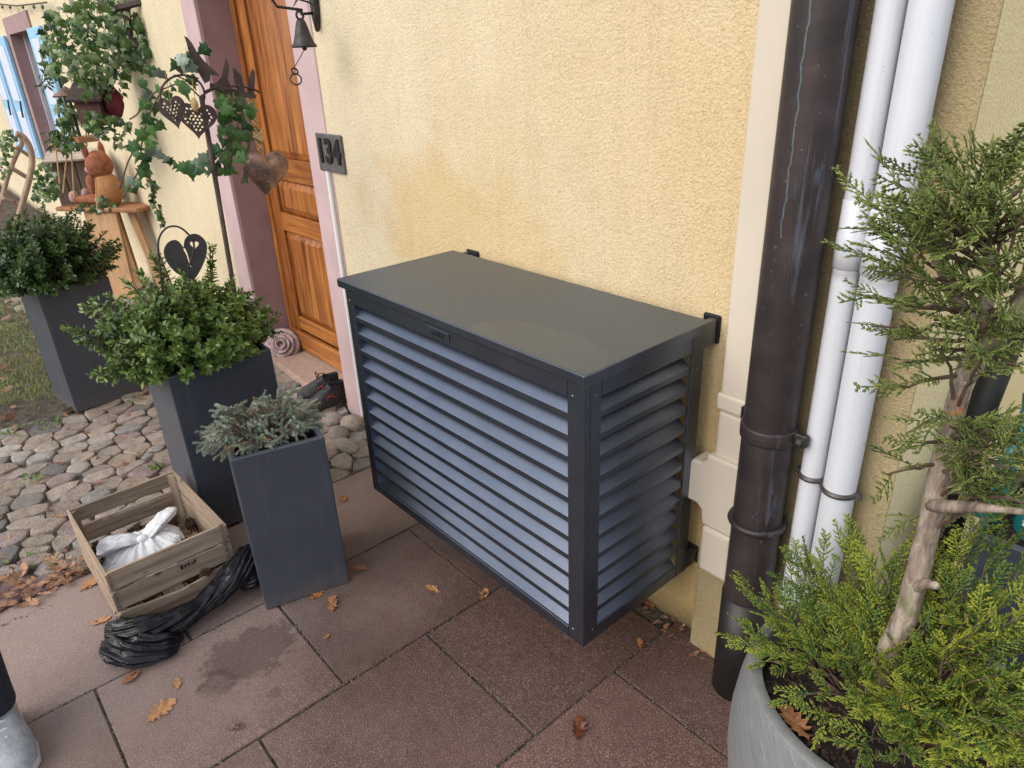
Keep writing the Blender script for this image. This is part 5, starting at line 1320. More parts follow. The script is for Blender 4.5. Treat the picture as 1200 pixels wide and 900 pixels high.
pk = thing('iron_bird_pole', 'tall rusty iron plant pole with bird silhouettes rising behind the dark metal heart', 'garden pole', (-2.62, .84, .6))
pb, pt_ = atX(282, 385, -2.62), atX(236, 112, -2.62)
MB().tube([pb + (pb - pt_) * .12, pb, pt_], .0085, 10).build('pole', M['iron'], pk, smooth=True)
rg = MB()
for ctr, rx, ry, a0, a1 in (((214, 112), 26, 24, 160, 380), ((272, 112), 34, 11, 200, 350)):
    rg.tube([atX(ctr[0] + rx * cos(radians(a)), ctr[1] + ry * sin(radians(a)), -2.62) for a in range(a0, a1, 6)], .0036, 8)
rg.build('scroll_rings', M['iron'], pk, smooth=True)
def pxplate(pts_, X, th_, mt, nm, par, label=None, hole=None):
    """outline given as pixels on the plane of sheet metal standing at depth X, turned into a real sheet there"""
    ctr = atX(sum(p[0] for p in pts_) / len(pts_), sum(p[1] for p in pts_) / len(pts_), X); Fm = face(ctr); inv = Fm.inverted(); nrm = Fm.to_3x3() @ Vector((0, 0, 1))
    def cv(p):
        d = ray(*p); t = (ctr - CAM).dot(nrm) / d.dot(nrm); q = inv @ (CAM + d * t); return (q.x, q.y)
    return plate([[cv(p) for p in pts_]] + ([[cv(p) for p in hole][::-1]] if hole else []), th_, mt, Fm, nm, par, label)
pxplate([(216, 42), (220, 44), (225, 50), (231, 61), (240, 72), (253, 84), (258, 89), (247, 88), (246, 95), (240, 98), (235, 89), (229, 79), (224, 70), (221, 60), (219, 51)], -2.58, .003, M['iron'], 'bird_silhouette', pk)
pxplate([(265, 67), (268, 74), (269, 82), (267, 92), (272, 104), (258, 106), (246, 100), (254, 97), (260, 90), (262, 80)], -2.61, .003, M['iron'], 'tail_silhouette', pk)
pxplate([(273, 80), (276, 81), (283, 88), (287, 108), (279, 107), (275, 97)], -2.62, .003, M['iron'], 'tail_silhouette', pk)
pxplate([(296, 80), (299, 84), (299, 96), (298, 110), (290, 108), (291, 96)], -2.62, .003, M['iron'], 'tail_silhouette', pk)
pxplate([(246, 97), (268, 103), (285, 107), (301, 111), (300, 116), (282, 114), (262, 109), (246, 103)], -2.625, .003, M['iron'], 'tail_bar', pk)
pxplate([(212, 62), (218, 66), (222, 76), (214, 88), (206, 82), (212, 74)], -2.60, .003, M['iron'], 'tail_silhouette', pk)
def lace_heart(c, w_, h_, nm, lab, yaw, roll):
    t = thing('pierced_heart', lab, 'hanging heart', c, 'pierced rusty metal hearts hanging from the pole')
    Fm = face(c, yaw, roll)
    outl = heart(w_, h_, 48); inn = heart(w_ * .84, h_ * .82, 48, cy=.002); polys = [outl]; r_ = random.Random(int(w_ * 1000))
    gy = -h_ * .5; row_ = 0
    while gy < h_ * .5:
        gx = -w_ * .5 + (row_ % 2) * .006
        while gx < w_ * .5:
            if in_poly(gx, gy, inn) and all(in_poly(gx + ex, gy + ey, inn) for ex, ey in ((.0065, 0), (-.0065, 0), (0, .0065), (0, -.0065), (.005, .005), (-.005, .005))):
                a0 = r_.uniform(0, 3); ra, rb = r_.uniform(.0034, .0052), r_.uniform(.0022, .0040)
                polys.append([(gx + ra * cos(t) * cos(a0) - rb * sin(t) * sin(a0), gy + ra * cos(t) * sin(a0) + rb * sin(t) * cos(a0)) for t in [-2 * pi * j / 8 for j in range(8)]])
            gx += .0125
        gy += .0108; row_ += 1
    plate(polys, .002, M['iron'], Fm, 'pierced_plate', t)
    plate([heart(w_ * .56, h_ * .54, cy=.004), heart(w_ * .46, h_ * .42, cy=.005)[::-1]], .004, M['iron'], Fm, 'inner_heart', t)
    top = Fm @ Vector((0, h_ * .30, 0)); MB().tube([top, top + Vector((.004, .004, .10))], .0012, 5).build('hanging_string', M['twine'], t)
h1, h2 = atX(232, 143, -2.60), atX(204, 133, -2.64)
lace_heart(h1, .125, .115, 'h', 'larger pierced rusty heart hanging in front of the iron pole', .1, -.15)
lace_heart(h2, .090, .105, 'h', 'smaller pierced rusty heart hanging left of the larger one', -.3, .1)
MB_s = MB().sphere(atX(228, 123, -2.60), .02, 10, 8, (1, .6, 1.1)).build('pale_knot', M['twine'], smooth=True, origin=atX(228, 123, -2.60)); tag(MB_s, 'pale straw knot tied above the larger pierced heart', 'bow')
# puffy copper heart
ch_ = thing('copper_heart', 'hammered copper puffy heart hanging from the iron pole before the door', 'hanging heart', atX(311, 200, -2.62))
Fm = face(atX(311, 201, -2.62), .35, -.18); vs = []; n = 48
hw, hh2 = .168, .165
lev = [(0, 1), (.25, .985), (.5, .92), (.7, .80), (.85, .62), (.95, .38), (1, .0)]
layers = [(-z_, s_) for z_, s_ in lev[::-1]] + lev[1:]
for z_, s_ in layers:
    for (x_, y_) in [(a_ * .72 + .28 * b_[0], c_ * .72 + .28 * b_[1]) for (a_, c_), b_ in zip(heart(hw * max(s_, .002), hh2 * max(s_, .002), n, cy=.004 * (1 - s_)), [(hw * .52 * max(s_, .002) * sin(2 * pi * i / n), hh2 * .5 * max(s_, .002) * cos(2 * pi * i / n)) for i in range(n)])]: vs.append(Fm @ Vector((x_, y_, z_ * .052)))
copper_h = pm('hammered_copper', (.34, .20, .155), (.12, .09, .08), 26, .5, 60, .006, metal=.75, spec=.5)
MB().add(vs, [(i * n + j, i * n + (j + 1) % n, (i + 1) * n + (j + 1) % n, (i + 1) * n + j) for i in range(len(layers) - 1) for j in range(n)]).build('heart_body', copper_h, ch_, smooth=True)
tw = MB(); t0 = atX(292, 112, -2.63); t1 = Fm @ Vector((-.01, .045, 0))
P = [t0.lerp(t1, k / 30) for k in range(31)]
tw.tube([p + Vector((cos(i * .9), sin(i * .9), 0)) * .006 for i, p in enumerate(P)], .0045, 6); tw.tube([p - Vector((cos(i * .9), sin(i * .9), 0)) * .006 for i, p in enumerate(P)], .0045, 6)
kk = atX(303, 160, -2.62); 
for i in range(5): 
    q = MB(); tor(q, (0, 0, 0), .017, .0045, 16, 6); q.xform(Matrix.Translation(kk + Vector((0, 0, .006 * (i - 2)))) @ Matrix.Rotation(.3 * (i - 2), 4, 'X')); tw.add(q.v, q.f)
tw.build('rope', M['twine'], ch_, smooth=True, fixn=False)

# ------------------------------------------------------------------- ivy
ivo = [(0, 0), (.16, -.10), (.34, -.08), (.30, .10), (.52, .22), (.34, .36), (.30, .52), (.14, .56), (0, .98), (-.14, .56), (-.30, .52), (-.34, .36), (-.52, .22), (-.30, .10), (-.34, -.08), (-.16, -.10)]
def ivymesh(seed, mt):
    r_ = random.Random(seed); pts_ = [(x_ * r_.uniform(.85, 1.15), y_ * r_.uniform(.9, 1.1)) for x_, y_ in ivo]
    zf = lambda x_, y_: -.28 * abs(x_) ** 1.3 + .12 * sin(y_ * 3 + seed) - .25 * max(0, y_ - .45) ** 1.3
    vs = [(x_, y_, zf(x_, y_)) for x_, y_ in pts_] + [(x_ * .5, .22 + (y_ - .22) * .5, zf(x_ * .5, y_ * .5 + .11) + .015) for x_, y_ in pts_] + [(0, .22, .03)]
    n = len(pts_); fs = [(i, (i + 1) % n, n + (i + 1) % n, n + i) for i in range(n)] + [(n + i, n + (i + 1) % n, 2 * n) for i in range(n)]
    tone = [(.9 if i in (8, 4, 12, 0) else .0) for i in range(n)] + [(.97 if i in (8, 4, 12, 0, 2, 14) else .3) for i in range(n)] + [1.0]
    me = bpy.data.meshes.new('leaf'); me.from_pydata(vs, [], fs); me.materials.append(mt)
    at = me.attributes.new('tone', 'FLOAT', 'POINT'); at.data.foreach_set('value', tone); me.polygons.foreach_set('use_smooth', [True] * len(fs)); return me
IV = [ivymesh(i, M['ivy']) for i in range(4)]; IVG = [ivymesh(i + 7, M['ivy_grey']) for i in range(2)]
iv = thing('ivy_garland', 'trailing ivy with lobed leaves wound round the iron bird pole', 'ivy', (-2.62, .9, 1.3))
big = [(258, 112, 15), (263, 124, 17), (273, 118, 15), (285, 124, 16), (293, 133, 18), (276, 138, 18), (262, 143, 16), (286, 149, 18), (271, 158, 18), (291, 163, 15), (261, 168, 16), (279, 174, 20), (266, 188, 18), (281, 186, 14), (252, 178, 14), (246, 186, 13), (270, 200, 14), (256, 198, 16), (238, 60, 13), (289, 212, 12), (268, 130, 14), (283, 162, 14), (258, 155, 12),
       (237, 188, 13), (230, 199, 18), (221, 200, 16), (213, 197, 11), (205, 195, 9), (199, 190, 9), (195, 187, 7), (245, 200, 16), (255, 203, 12),
       (214, 74, 15), (222, 80, 14), (206, 78, 13), (190, 89, 15), (181, 85, 11), (186, 106, 12), (176, 113, 13), (196, 114, 11), (181, 128, 12), (172, 141, 14), (178, 153, 15), (166, 160, 14), (160, 173, 13), (175, 170, 15), (184, 181, 12), (161, 184, 11), (189, 148, 11), (169, 100, 12), (168, 125, 13), (201, 104, 10), (211, 100, 10), (218, 108, 13), (226, 96, 12), (233, 84, 12), (221, 68, 10), (228, 72, 11),
       (166, 205, 13), (171, 198, 12), (163, 216, 11), (152, 213, 10), (160, 224, 10), (170, 188, 11), (176, 180, 13), (150, 222, 9), (175, 206, 9), (178, 215, 7)]
for k, (px, py, sz) in enumerate(big):
    grey = px in (214, 190, 222, 184, 152, 237, 195, 176, 245)
    me = (IVG if grey else IV)[k % (2 if grey else 4)]
    X = -2.62 + (-.10 if px < 200 else 0) + rng.uniform(-.05, .06); p = atX(px, py, X); dep = (p - CAM).length
    o = bpy.data.objects.new('leaf', me); C.objects.link(o); o.parent = iv
    s_ = sz * 1.18 * dep / FPX
    o.matrix_basis = Matrix.Translation(-wloc(iv)) @ face(p, rng.uniform(-.7, .7), pi + rng.uniform(-1.2, 1.2), rng.uniform(-.7, .3)) @ Matrix.Translation((0, -.4 * s_, 0)) @ Matrix.Diagonal((s_, s_, s_, 1))
vn = MB()
for path in ([(236, 112), (252, 104), (270, 110), (284, 130), (272, 165), (262, 200)], [(284, 130), (292, 160), (285, 215)], [(236, 115), (215, 95), (190, 105), (172, 140), (165, 175), (170, 200)], [(262, 180), (240, 192), (215, 198), (198, 190), (190, 190)], [(170, 150), (150, 190), (140, 222)], [(232, 100), (205, 88), (180, 110), (160, 135), (152, 140)], [(170, 190), (160, 205), (150, 222), (144, 232)]):
    vn.tube([atX(px, py, -2.63 - (.1 if px < 200 else 0)) for px, py in path], .0028, 6)
vn.build('vines', M['twig'], iv, smooth=True, fixn=False)
def leafcloud(name, par, pts_, size, mt, kind=None, tmpl=None):
    vs = np.array([(x_, y_, -.25 * abs(x_) - .2 * max(0, y_ - .4)) for x_, y_ in ivo[::1]] + [(0, .25, .04)]); n = len(ivo); fs = np.array([(i, (i + 1) % n, n) for i in range(n)])
    if tmpl: vs, fs = tmpl
    P_ = np.array(pts_); N_ = len(P_); D_ = nr.randn(N_, 3) * .6 + np.array([0, 0, -.8]); U_ = nr.randn(N_, 3) * .6 + np.array([.8, -.5, .5])
    V, F, T = scatter(vs, fs, P_, frames(D_, U_), nr.uniform(*size, N_), np.zeros(len(vs)), nr.rand(N_) * .5 * (nr.rand(N_) < .25))
    o = np_mesh(name, V, F, mt, par, T)
    if kind: o['kind'] = kind
    return o
# fine strand hanging below the garland and above the heart stake
st_p = [atX(174 + 14 * f + 3 * sin(f * 9), 208 + 52 * f, -2.7) for f in np.linspace(0, 1, 26)]
leafcloud('small_leaves', iv, [tuple(p + Vector(nr.randn(3) * .006)) for p in st_p for _ in range(2)], (.016, .026), M['smallivy'], 'stuff')
MB().tube(st_p, .0014, 5).build('trailing_stem', M['twig'], iv)

# ------------------------------------------------------------------- display at the far end of the wall
def cloudpx(poly, n, x0, x1, jit=.02):
    o_ = []
    while len(o_) < n:
        px = rng.uniform(min(q[0] for q in poly), max(q[0] for q in poly)); py = rng.uniform(min(q[1] for q in poly), max(q[1] for q in poly))
        if in_poly(px, py, poly):
            p = atX(px, py, rng.uniform(x0, x1)); p.y = min(p.y, 1.42); o_.append(tuple(p))
    return o_
FX = -5.3
hi = thing('hanging_ivy', 'dense ivy mass spilling from a rusty bracket high on the wall beyond the door', 'ivy', atX(115, 60, FX))
pts_ = cloudpx([(52, 12), (80, 0), (150, -10), (152, 45), (178, 45), (196, 68), (180, 84), (150, 78), (135, 92), (95, 98), (60, 92), (48, 60)], 640, -5.5, -4.95)
pts_ += cloudpx([(92, 90), (150, 75), (150, 110), (120, 118), (95, 118)], 70, -5.4, -5.1)
pts_ += cloudpx([(158, 14), (168, 18), (188, 45), (196, 62), (186, 66), (172, 34)], 50, -5.0, -4.9)
pts_ += cloudpx([(68, 112), (88, 120), (98, 170), (80, 182), (62, 165), (66, 130)], 120, -5.6, -5.4)
pts_ += cloudpx([(100, 128), (150, 140), (160, 175), (140, 172), (118, 160), (98, 150)], 90, -5.3, -5.1)
leafcloud('foliage', hi, pts_, (.034, .062), M['smallivy'], 'stuff')
pts_ = cloudpx([(46, 75), (60, 72), (62, 100), (50, 102)], 40, -5.4, -5.3) + cloudpx([(55, 150), (78, 155), (80, 172), (58, 172)], 60, -5.6, -5.5)
leafcloud('fern_fronds', hi, pts_, (.03, .05), M['hollydark'], 'stuff', (leafV * np.array([.6, 1.3, 1]), leafF))
bw = thing('wall_bracket', 'rusty brown wall bracket holding the hanging ivy', 'bracket', atX(150, 20, -5.0))
m_ = MB(); m_.tube([atX(148, 8, -5.0), atX(152, 42, -5.0)], .022, 6); m_.tube([atX(136, 10, -5.02), atX(166, 2, -4.9)], .02, 6); m_.build('bracket_bars', M['iron'], bw, fixn=False)
m_ = MB(); m_.tube([atX(152, 42, -5.0), atX(170, 62, -4.95), atX(192, 70, -4.9)], .012, 6); m_.build('bracket_arm', M['iron'], bw)
bh = thing('bird_house', 'small reddish brown wooden bird house hanging among the ivy', 'bird house', atX(115, 120, -5.4))
c = atX(114, 125, -5.4); RZ = Matrix.Translation(c) @ Matrix.Rotation(-.7, 4, 'Z')
redw = pm('red_stained_wood', (.12, .04, .035), (.06, .025, .022), 12, .7)
def rbox(lo, hi_, nm, mt, par, T=RZ): return MB().box(lo, hi_, 0, T).build(nm, mt, par, bevel=.002)
rbox((-.11, -.08, -.11), (.11, .08, -.10), 'floor', redw, bh); rbox((-.11, .06, -.099), (.11, .075, .05), 'back_wall', redw, bh); rbox((-.105, -.08, -.099), (-.09, .059, .05), 'side_wall', redw, bh); rbox((.09, -.08, -.099), (.105, .059, .05), 'side_wall', redw, bh)
rbox((-.089, -.075, -.099), (.0, -.06, .05), 'front_wall', redw, bh)
MB().prism([(-.15, .05), (0, .15), (.15, .05), (.145, .035), (0, .132), (-.145, .035)], 'y', -.11, .11).xform(RZ).build('roof', M['iron'], bh)
rc = thing('red_cloth_ornament', 'deep red ornament hanging beside the bird house', 'ornament', atX(133, 121, -5.3))
vs, fs = blobmesh(None, 1, 20, 14, lambda d: atX(133, 121, -5.3) + Vector((d.x * .045, d.y * .06, d.z * .09)) * (1 + .2 * noise.noise(d * 2.5)))
MB().add(vs, fs).build('ornament_body', pm('deep_red', (.16, .01, .03), (.08, .005, .015), 10, .6), rc, smooth=True)
sr_ = thing('hanging_feeder', 'tiny hanging bird feeder with a pointed coppery roof', 'bird feeder', atX(79, 108, -5.5))
c = atX(79, 112, -5.5); MB().lathe([(.002, .055), (.085, .0), (.08, -.008), (.002, .03)], c, 14).build('roof', copper_h, sr_); MB().tube([c + Vector((.03, 0, 0)), c + Vector((.03, 0, -.25))], .010, 6).build('post', M['iron'], sr_); MB().cbox(c + Vector((.07, .02, -.26)), (.19, .12, .03)).build('tray', M['plank'], sr_)

# hanging wooden box with pale plank roof
LXc = -6.5
lb = thing('hanging_wood_box', 'open grey wooden box with pale plank roof hung on cords beside the toy fox', 'wooden box', atX(90, 200, LXc))
cL = atX(94, 205, LXc); RL = Matrix.Translation(cL) @ Matrix.Rotation(-.25, 4, 'Z')
def lbx(lo, hi_, nm, mt): return MB().box(lo, hi_, 0, RL).build(nm, mt, lb, bevel=.002)
for i in range(4): lbx((.13 - .0, -.17 + i * .085, -.20), (.15, -.17 + i * .085 + .078, .14), 'side_board', M['greywood'])
for i in range(3): lbx((-.13, -.172, -.20 + i * .115), (.13, -.158, -.20 + i * .115 + .106), 'end_board', M['greywood'])
lbx((-.14, -.17, -.215), (.15, .17, -.201), 'bottom', M['greywood']); lbx((-.15, -.17, -.20), (-.13, .17, .14), 'back_board', M['greywood'])
for i in range(4):
    MB().box((-.17 + i * .090, -.19, .145), (-.17 + i * .090 + .082, .19, .160), 0, RL @ Matrix.Rotation(.12, 4, 'Y')).build('roof_plank', M['lightwood'], lb, bevel=.002)
cdm = MB()
for (x1, y1, x2, y2) in ((82, 145, 74, 226), (82, 145, 87, 232), (101, 150, 102, 172), (112, 210, 114, 246), (66, 176, 70, 215)): cdm.tube([atX(x1, y1, -5.6), atX(x2, y2, -5.6)], .0045, 6)
cdm.build('cords', M['twine'], lb, fixn=False)
MB().tube([atX(60, 172, -5.7), atX(63, 166, -5.7), atX(69, 170, -5.7), atX(68, 178, -5.7)], .018, 8).build('rope_knot', M['twine'], lb, smooth=True)

# stool with the toy fox
SXc2 = -5.85
pR, pL = atX(160, 244, SXc2 + .0), atX(66, 242, SXc2 - .05)
stz = .70
st_ = thing('wooden_stool', 'rustic wooden stool with an orange-brown plank top standing against the far wall', 'stool', (-5.95, 1.15, 0))
sA, sB = atZ(64, 243, stz), atZ(160, 245, stz); dd = (sB - sA); dd.z = 0; L = dd.length; dn = dd.normalized(); nn = Vector((-dn.y, dn.x, 0))
TM = Matrix(((dn.x, nn.x, 0, sA.x), (dn.y, nn.y, 0, sA.y), (0, 0, 1, 0), (0, 0, 0, 1)))
MB().box((0, 0, stz - .03), (L, .26, stz), 0, TM).build('seat', M['plank'], st_, bevel=.006)
for (u, v_, du, dv, w_) in ((.42, .03, -.02, -.02, .09), (.60, .03, 0, -.03, .11), (.42, .22, -.02, .06, .06), (.80, .10, .16, .0, .035), (.86, .20, .18, .05, .035)):
    a = TM @ Vector((L * u, v_, stz - .031)); b_ = TM @ Vector((L * u + du * L, v_ + dv, 0)); 
    mb = MB(); r_ = dn * w_ / 2 * 1.6; t_ = nn * .012
    mb.add([a - r_ - t_, a + r_ - t_, a + r_ + t_, a - r_ + t_, b_ - r_ - t_, b_ + r_ - t_, b_ + r_ + t_, b_ - r_ + t_], [(0, 1, 2, 3), (7, 6, 5, 4), (0, 4, 5, 1), (1, 5, 6, 2), (2, 6, 7, 3), (3, 7, 4, 0)])
    mb.build('leg', M['stoolwood'], st_)
# plush fox sitting on the plank
fx = thing('plush_fox', 'orange-brown plush fox toy sitting on the stool beside the hanging box', 'plush toy', atZ(122, 240, stz))
fo = atZ(122, 243, stz); right = dn; fwd = -dn     # it looks to the left of the picture
def furmat(nm, c1, c2):
    return pm(nm, c1, c2, 30, .95, 260, .006)
fur = furmat('orange_fur', (.42, .16, .085), (.24, .08, .04)); furl = furmat('sandy_fur', (.52, .27, .12), (.42, .19, .08)); furp = furmat('pale_fur', (.62, .42, .36), (.50, .30, .25))
FM = Matrix(((dn.x, nn.x, 0, fo.x), (dn.y, nn.y, 0, fo.y), (0, 0, 1, fo.z), (0, 0, 0, 1))) @ Matrix.Scale(1.12, 4) @ Matrix.Translation((0, -.06, 0))
def blob(c, r_, nm, mt, amp=.06, n=22, k=14):
    vs, fs = blobmesh(None, 1, n, k, lambda d: FM @ (Vector(c) + Vector((d.x * r_[0], d.y * r_[1], d.z * r_[2])) * (1 + amp * noise.noise(d * 3.1 + Vector(c) * 9))))
    return MB().add(vs, fs).build(nm, mt, fx, smooth=True)
blob((.0, .13, .105), (.092, .085, .115), 'body', furl)
blob((-.012, .13, .265), (.078, .085, .090), 'head', fur)
blob((-.085, .125, .235), (.035, .040, .030), 'muzzle', furp)
for s_ in (-1, 1):
    blob((-.02 - (.03 if s_ < 0 else -.01), .13 + s_ * .048, .355), (.018, .022, .050), 'ear', fur)
    blob((-.13, .13 + s_ * .05, .045), (.13, .030, .030), 'leg', fur, .05); blob((-.245, .13 + s_ * .052, .062), (.028, .034, .040), 'paw', furp)
    blob((-.045, .13 + s_ * .075, .15), (.03, .028, .065), 'arm', fur)
blob((-.118, .125, .243), (.010, .011, .009), 'nose', M['black']); blob((-.072, .085, .285), (.008, .008, .009), 'eye', M['black'], 0, 10, 8); blob((-.072, .170, .285), (.008, .008, .009), 'eye', M['black'], 0, 10, 8)
iv2 = thing('ivy_sprig', 'green ivy sprig lying across the stool plank under the fox', 'ivy', atZ(105, 250, stz))
q = [tuple(TM @ Vector((L * rng.uniform(.28, .72), rng.uniform(-.02, .06), stz + rng.uniform(-.03, .03)))) for _ in range(46)] + cloudpx([(112, 232), (125, 228), (128, 240), (116, 246)], 14, -5.8, -5.75)
leafcloud('leaves', iv2, q, (.035, .055), M['smallivy'], 'stuff')
# old sledge leaning against the wall
sg = thing('wooden_sledge', 'old bent-wood sledge leaning upright against the wall under the blue shutters', 'sledge', atX(20, 250, -7.6))
SYY = -7.4
def ppath(L_, X): return [atX(a, b_, X) for a, b_ in L_]
def ribbon_(pts_, r_, nm, par=sg): MB().tube(smooth_path(pts_), r_, 8, flat=.7).build(nm, M['sledwood'], par, smooth=True)
ribbon_(ppath([(-6, 262), (2, 235), (10, 205), (18, 185), (26, 168), (24, 160), (19, 158)], SYY), .026, 'runner')
ribbon_(ppath([(19, 157), (27, 160), (35, 172), (38, 190), (34, 212), (26, 240), (18, 268)], SYY + .15), .034, 'runner')
ribbon_(ppath([(12, 196), (32, 208)], SYY + .08), .026, 'cross_bar'); ribbon_(ppath([(3, 232), (24, 240)], SYY + .08), .022, 'cross_bar')
ribbon_(ppath([(19, 172), (36, 184)], SYY + .08), .02, 'cross_bar')
pw = thing('wall_plants', 'small pale-leaved climber trailing on the far wall behind the sledge', 'climbing plant', atX(60, 215, -6.6))
leafcloud('foliage', pw, cloudpx([(42, 192), (64, 190), (70, 225), (62, 238), (46, 232), (36, 240)], 130, -6.7, -6.3) + cloudpx([(0, 155), (16, 150), (20, 180), (10, 205), (0, 210)], 90, -7.6, -7.3), (.03, .055), M['smallivy'], 'stuff')
gw = thing('light_string', 'thin cord of tiny dark leaves strung high across the far wall', 'garland', atX(25, 6, -9))
MB().tube([atY(-8, 4, 1.40), atY(20, 7, 1.40), (atY(55, 3, 1.40))], .007, 5).build('cord', M['twig'], gw)
for px in (3, 12, 27, 40, 50): MB().sphere(atY(px, 8, 1.39), .022, 8, 6, (1.4, .5, .8)).build('leaf_tuft', M['hollydark'], gw)

# =================================================================== RIGHT-HAND BACKGROUND
rp = planter((-.30, 1.52), (1, .02), .42, .66, 'dark planter standing round the corner behind the potted conifer', soil=.03)
bt2 = thing('terracotta_pot', 'small terracotta pot set on the dark planter behind the conifer', 'flower pot', (-.06, 1.68, .632))
MB().lathe([(.001, 0), (.055, 0), (.075, .11), (.085, .112), (.086, .14), (.075, .14), (.068, .11), (.001, .10)], (-.06, 1.66, .632), 28).build('pot', M['terracotta'], bt2, smooth=True)
wb = thing('pale_plastic_bag', 'crumpled pale bag tucked beside the terracotta pot behind the conifer', 'plastic bag', (-.17, 1.62, .63))
vs, fs = blobmesh(None, 1, 30, 20, lambda d: Vector((-.17, 1.62, .68)) + Vector((d.x * .06, d.y * .05, d.z * .035)) * (1 + .35 * noise.noise(d * 2.6)))
MB().add(vs, fs).build('bag_body', M['bag'], wb, smooth=True)
bp = thing('black_wall_pole', 'matt black round-topped pole standing at the cream wall behind the conifer', 'pole', (-.36, 1.66, 0))
pp = atX(1186, 388, -.385); pq = atX(1150, 480, -.385); dpp = (pq - pp)
MB().tube([(pp.x, pq.y, 0.0), (pp.x, pq.y, pq.z), (pp.x, pp.y, pp.z)], .030, 18).build('shaft', M['black'], bp, smooth=True)
MB().sphere((pp.x, pp.y, pp.z + .002), .034, 16, 10).build('cap', M['black'], bp, smooth=True)
tl = thing('teal_watering_can', 'teal plastic watering can standing behind the conifer by the black pole', 'watering can', (-.20, 1.92, 0))
tlc = Vector((-.22, 1.95, .66)); a1, a2 = atX(1182, 540, -.30), atX(1206, 482, -.30)
MB().tube([a1 - (a2 - a1) * 1.2, a1, a2, a2 + (a2 - a1) * .3], [.03, .019, .015, .024], 14).build('spout', M['teal'], tl, smooth=True)
b0_ = a1 - (a2 - a1) * 1.2
MB().lathe([(.001, .0), (.11, .0), (.115, .02), (.11, b0_.z * .45), (.09, b0_.z * .9), (.085, b0_.z + .05), (.08, b0_.z + .05), (.001, b0_.z)], (b0_.x + .13, b0_.y + .06, .0), 28).build('can_body', M['teal'], tl, smooth=True)
ht = MB(); ht.tube([(b0_.x + .13 + .15 * cos(t), b0_.y + .06, b0_.z * .7 + .22 * sin(t)) for t in np.linspace(-1.1, 2.3, 12)], .012, 8); ht.build('handle', M['teal'], tl, smooth=True)
hb_ = thing('background_shrub', 'loose green shrub growing from the dark planter round the corner', 'shrub', (-.1, 1.72, .63))
leafcloud('foliage', hb_, [(-.10 + nr.randn() * .14, 1.74 + nr.randn() * .08, .67 + abs(nr.randn()) * .06) for _ in range(260)], (.02, .035), M['hollydark'], 'stuff', (leafV, leafF))

# =================================================================== FALLEN LEAVES
okp = [(0, 0), (.05, .10), (.16, .13), (.10, .22), (.24, .30), (.14, .38), (.30, .50), (.16, .56), (.27, .70), (.12, .74), (.16, .88), (0, 1.0)]
okp = okp + [(-x_, y_ + .02) for x_, y_ in okp[-2:0:-1]]
def oakmesh(seed, curl=.5, nm='oak_leaf'):
    r_ = random.Random(seed); P_ = [(x_ * r_.uniform(.85, 1.25), y_) for x_, y_ in okp]; n = len(P_)
    zf = lambda x_, y_: curl * (x_ * x_ * 1.6 + .25 * (y_ - .5) ** 2) + .05 * noise.noise(Vector((x_ * 5, y_ * 5, seed))) + .02
    vs = [(x_, y_, zf(x_, y_)) for x_, y_ in P_] + [(x_ * .45, .5 + (y_ - .5) * .6, zf(x_ * .45, y_) - .012) for x_, y_ in P_] + [(0, .5, zf(0, .5) - .01)]
    st0 = len(vs); vs += [(-.008, 0, .03), (.008, 0, .03), (0, -.22, .05 + .05 * r_.random())]
    fs = [(i, (i + 1) % n, n + (i + 1) % n, n + i) for i in range(n)] + [(n + i, n + (i + 1) % n, 2 * n) for i in range(n)] + [(st0, st0 + 1, st0 + 2)]
    me = bpy.data.meshes.new(nm); me.from_pydata(vs, [], fs); me.polygons.foreach_set('use_smooth', [True] * len(fs)); return me
def oakmat(nm, c1, c2, wet=False):
    m, t, b, ns, ls = newmat(nm); v = coords(ns, ls, 'Object'); n = tex(ns, ls, v, 9, 4)
    ls.new(ramp(ns, ls, n.outputs[0], [(.35, c1), (.65, c2)]), b.inputs['Base Color']); b.inputs['Roughness'].default_value = .25 if wet else .7
    return m
OM = {'tan': oakmat('tan_leaf', (.52, .28, .13), (.40, .19, .08)), 'brown': oakmat('brown_leaf', (.26, .11, .045), (.34, .16, .07)), 'wet': oakmat('wet_brown_leaf', (.16, .05, .02), (.10, .035, .018), True), 'orange': oakmat('orange_leaf', (.50, .20, .05), (.38, .13, .035)), 'grey': oakmat('grey_leaf', (.20, .13, .12), (.13, .085, .08))}
LG = 'fallen oak leaves'
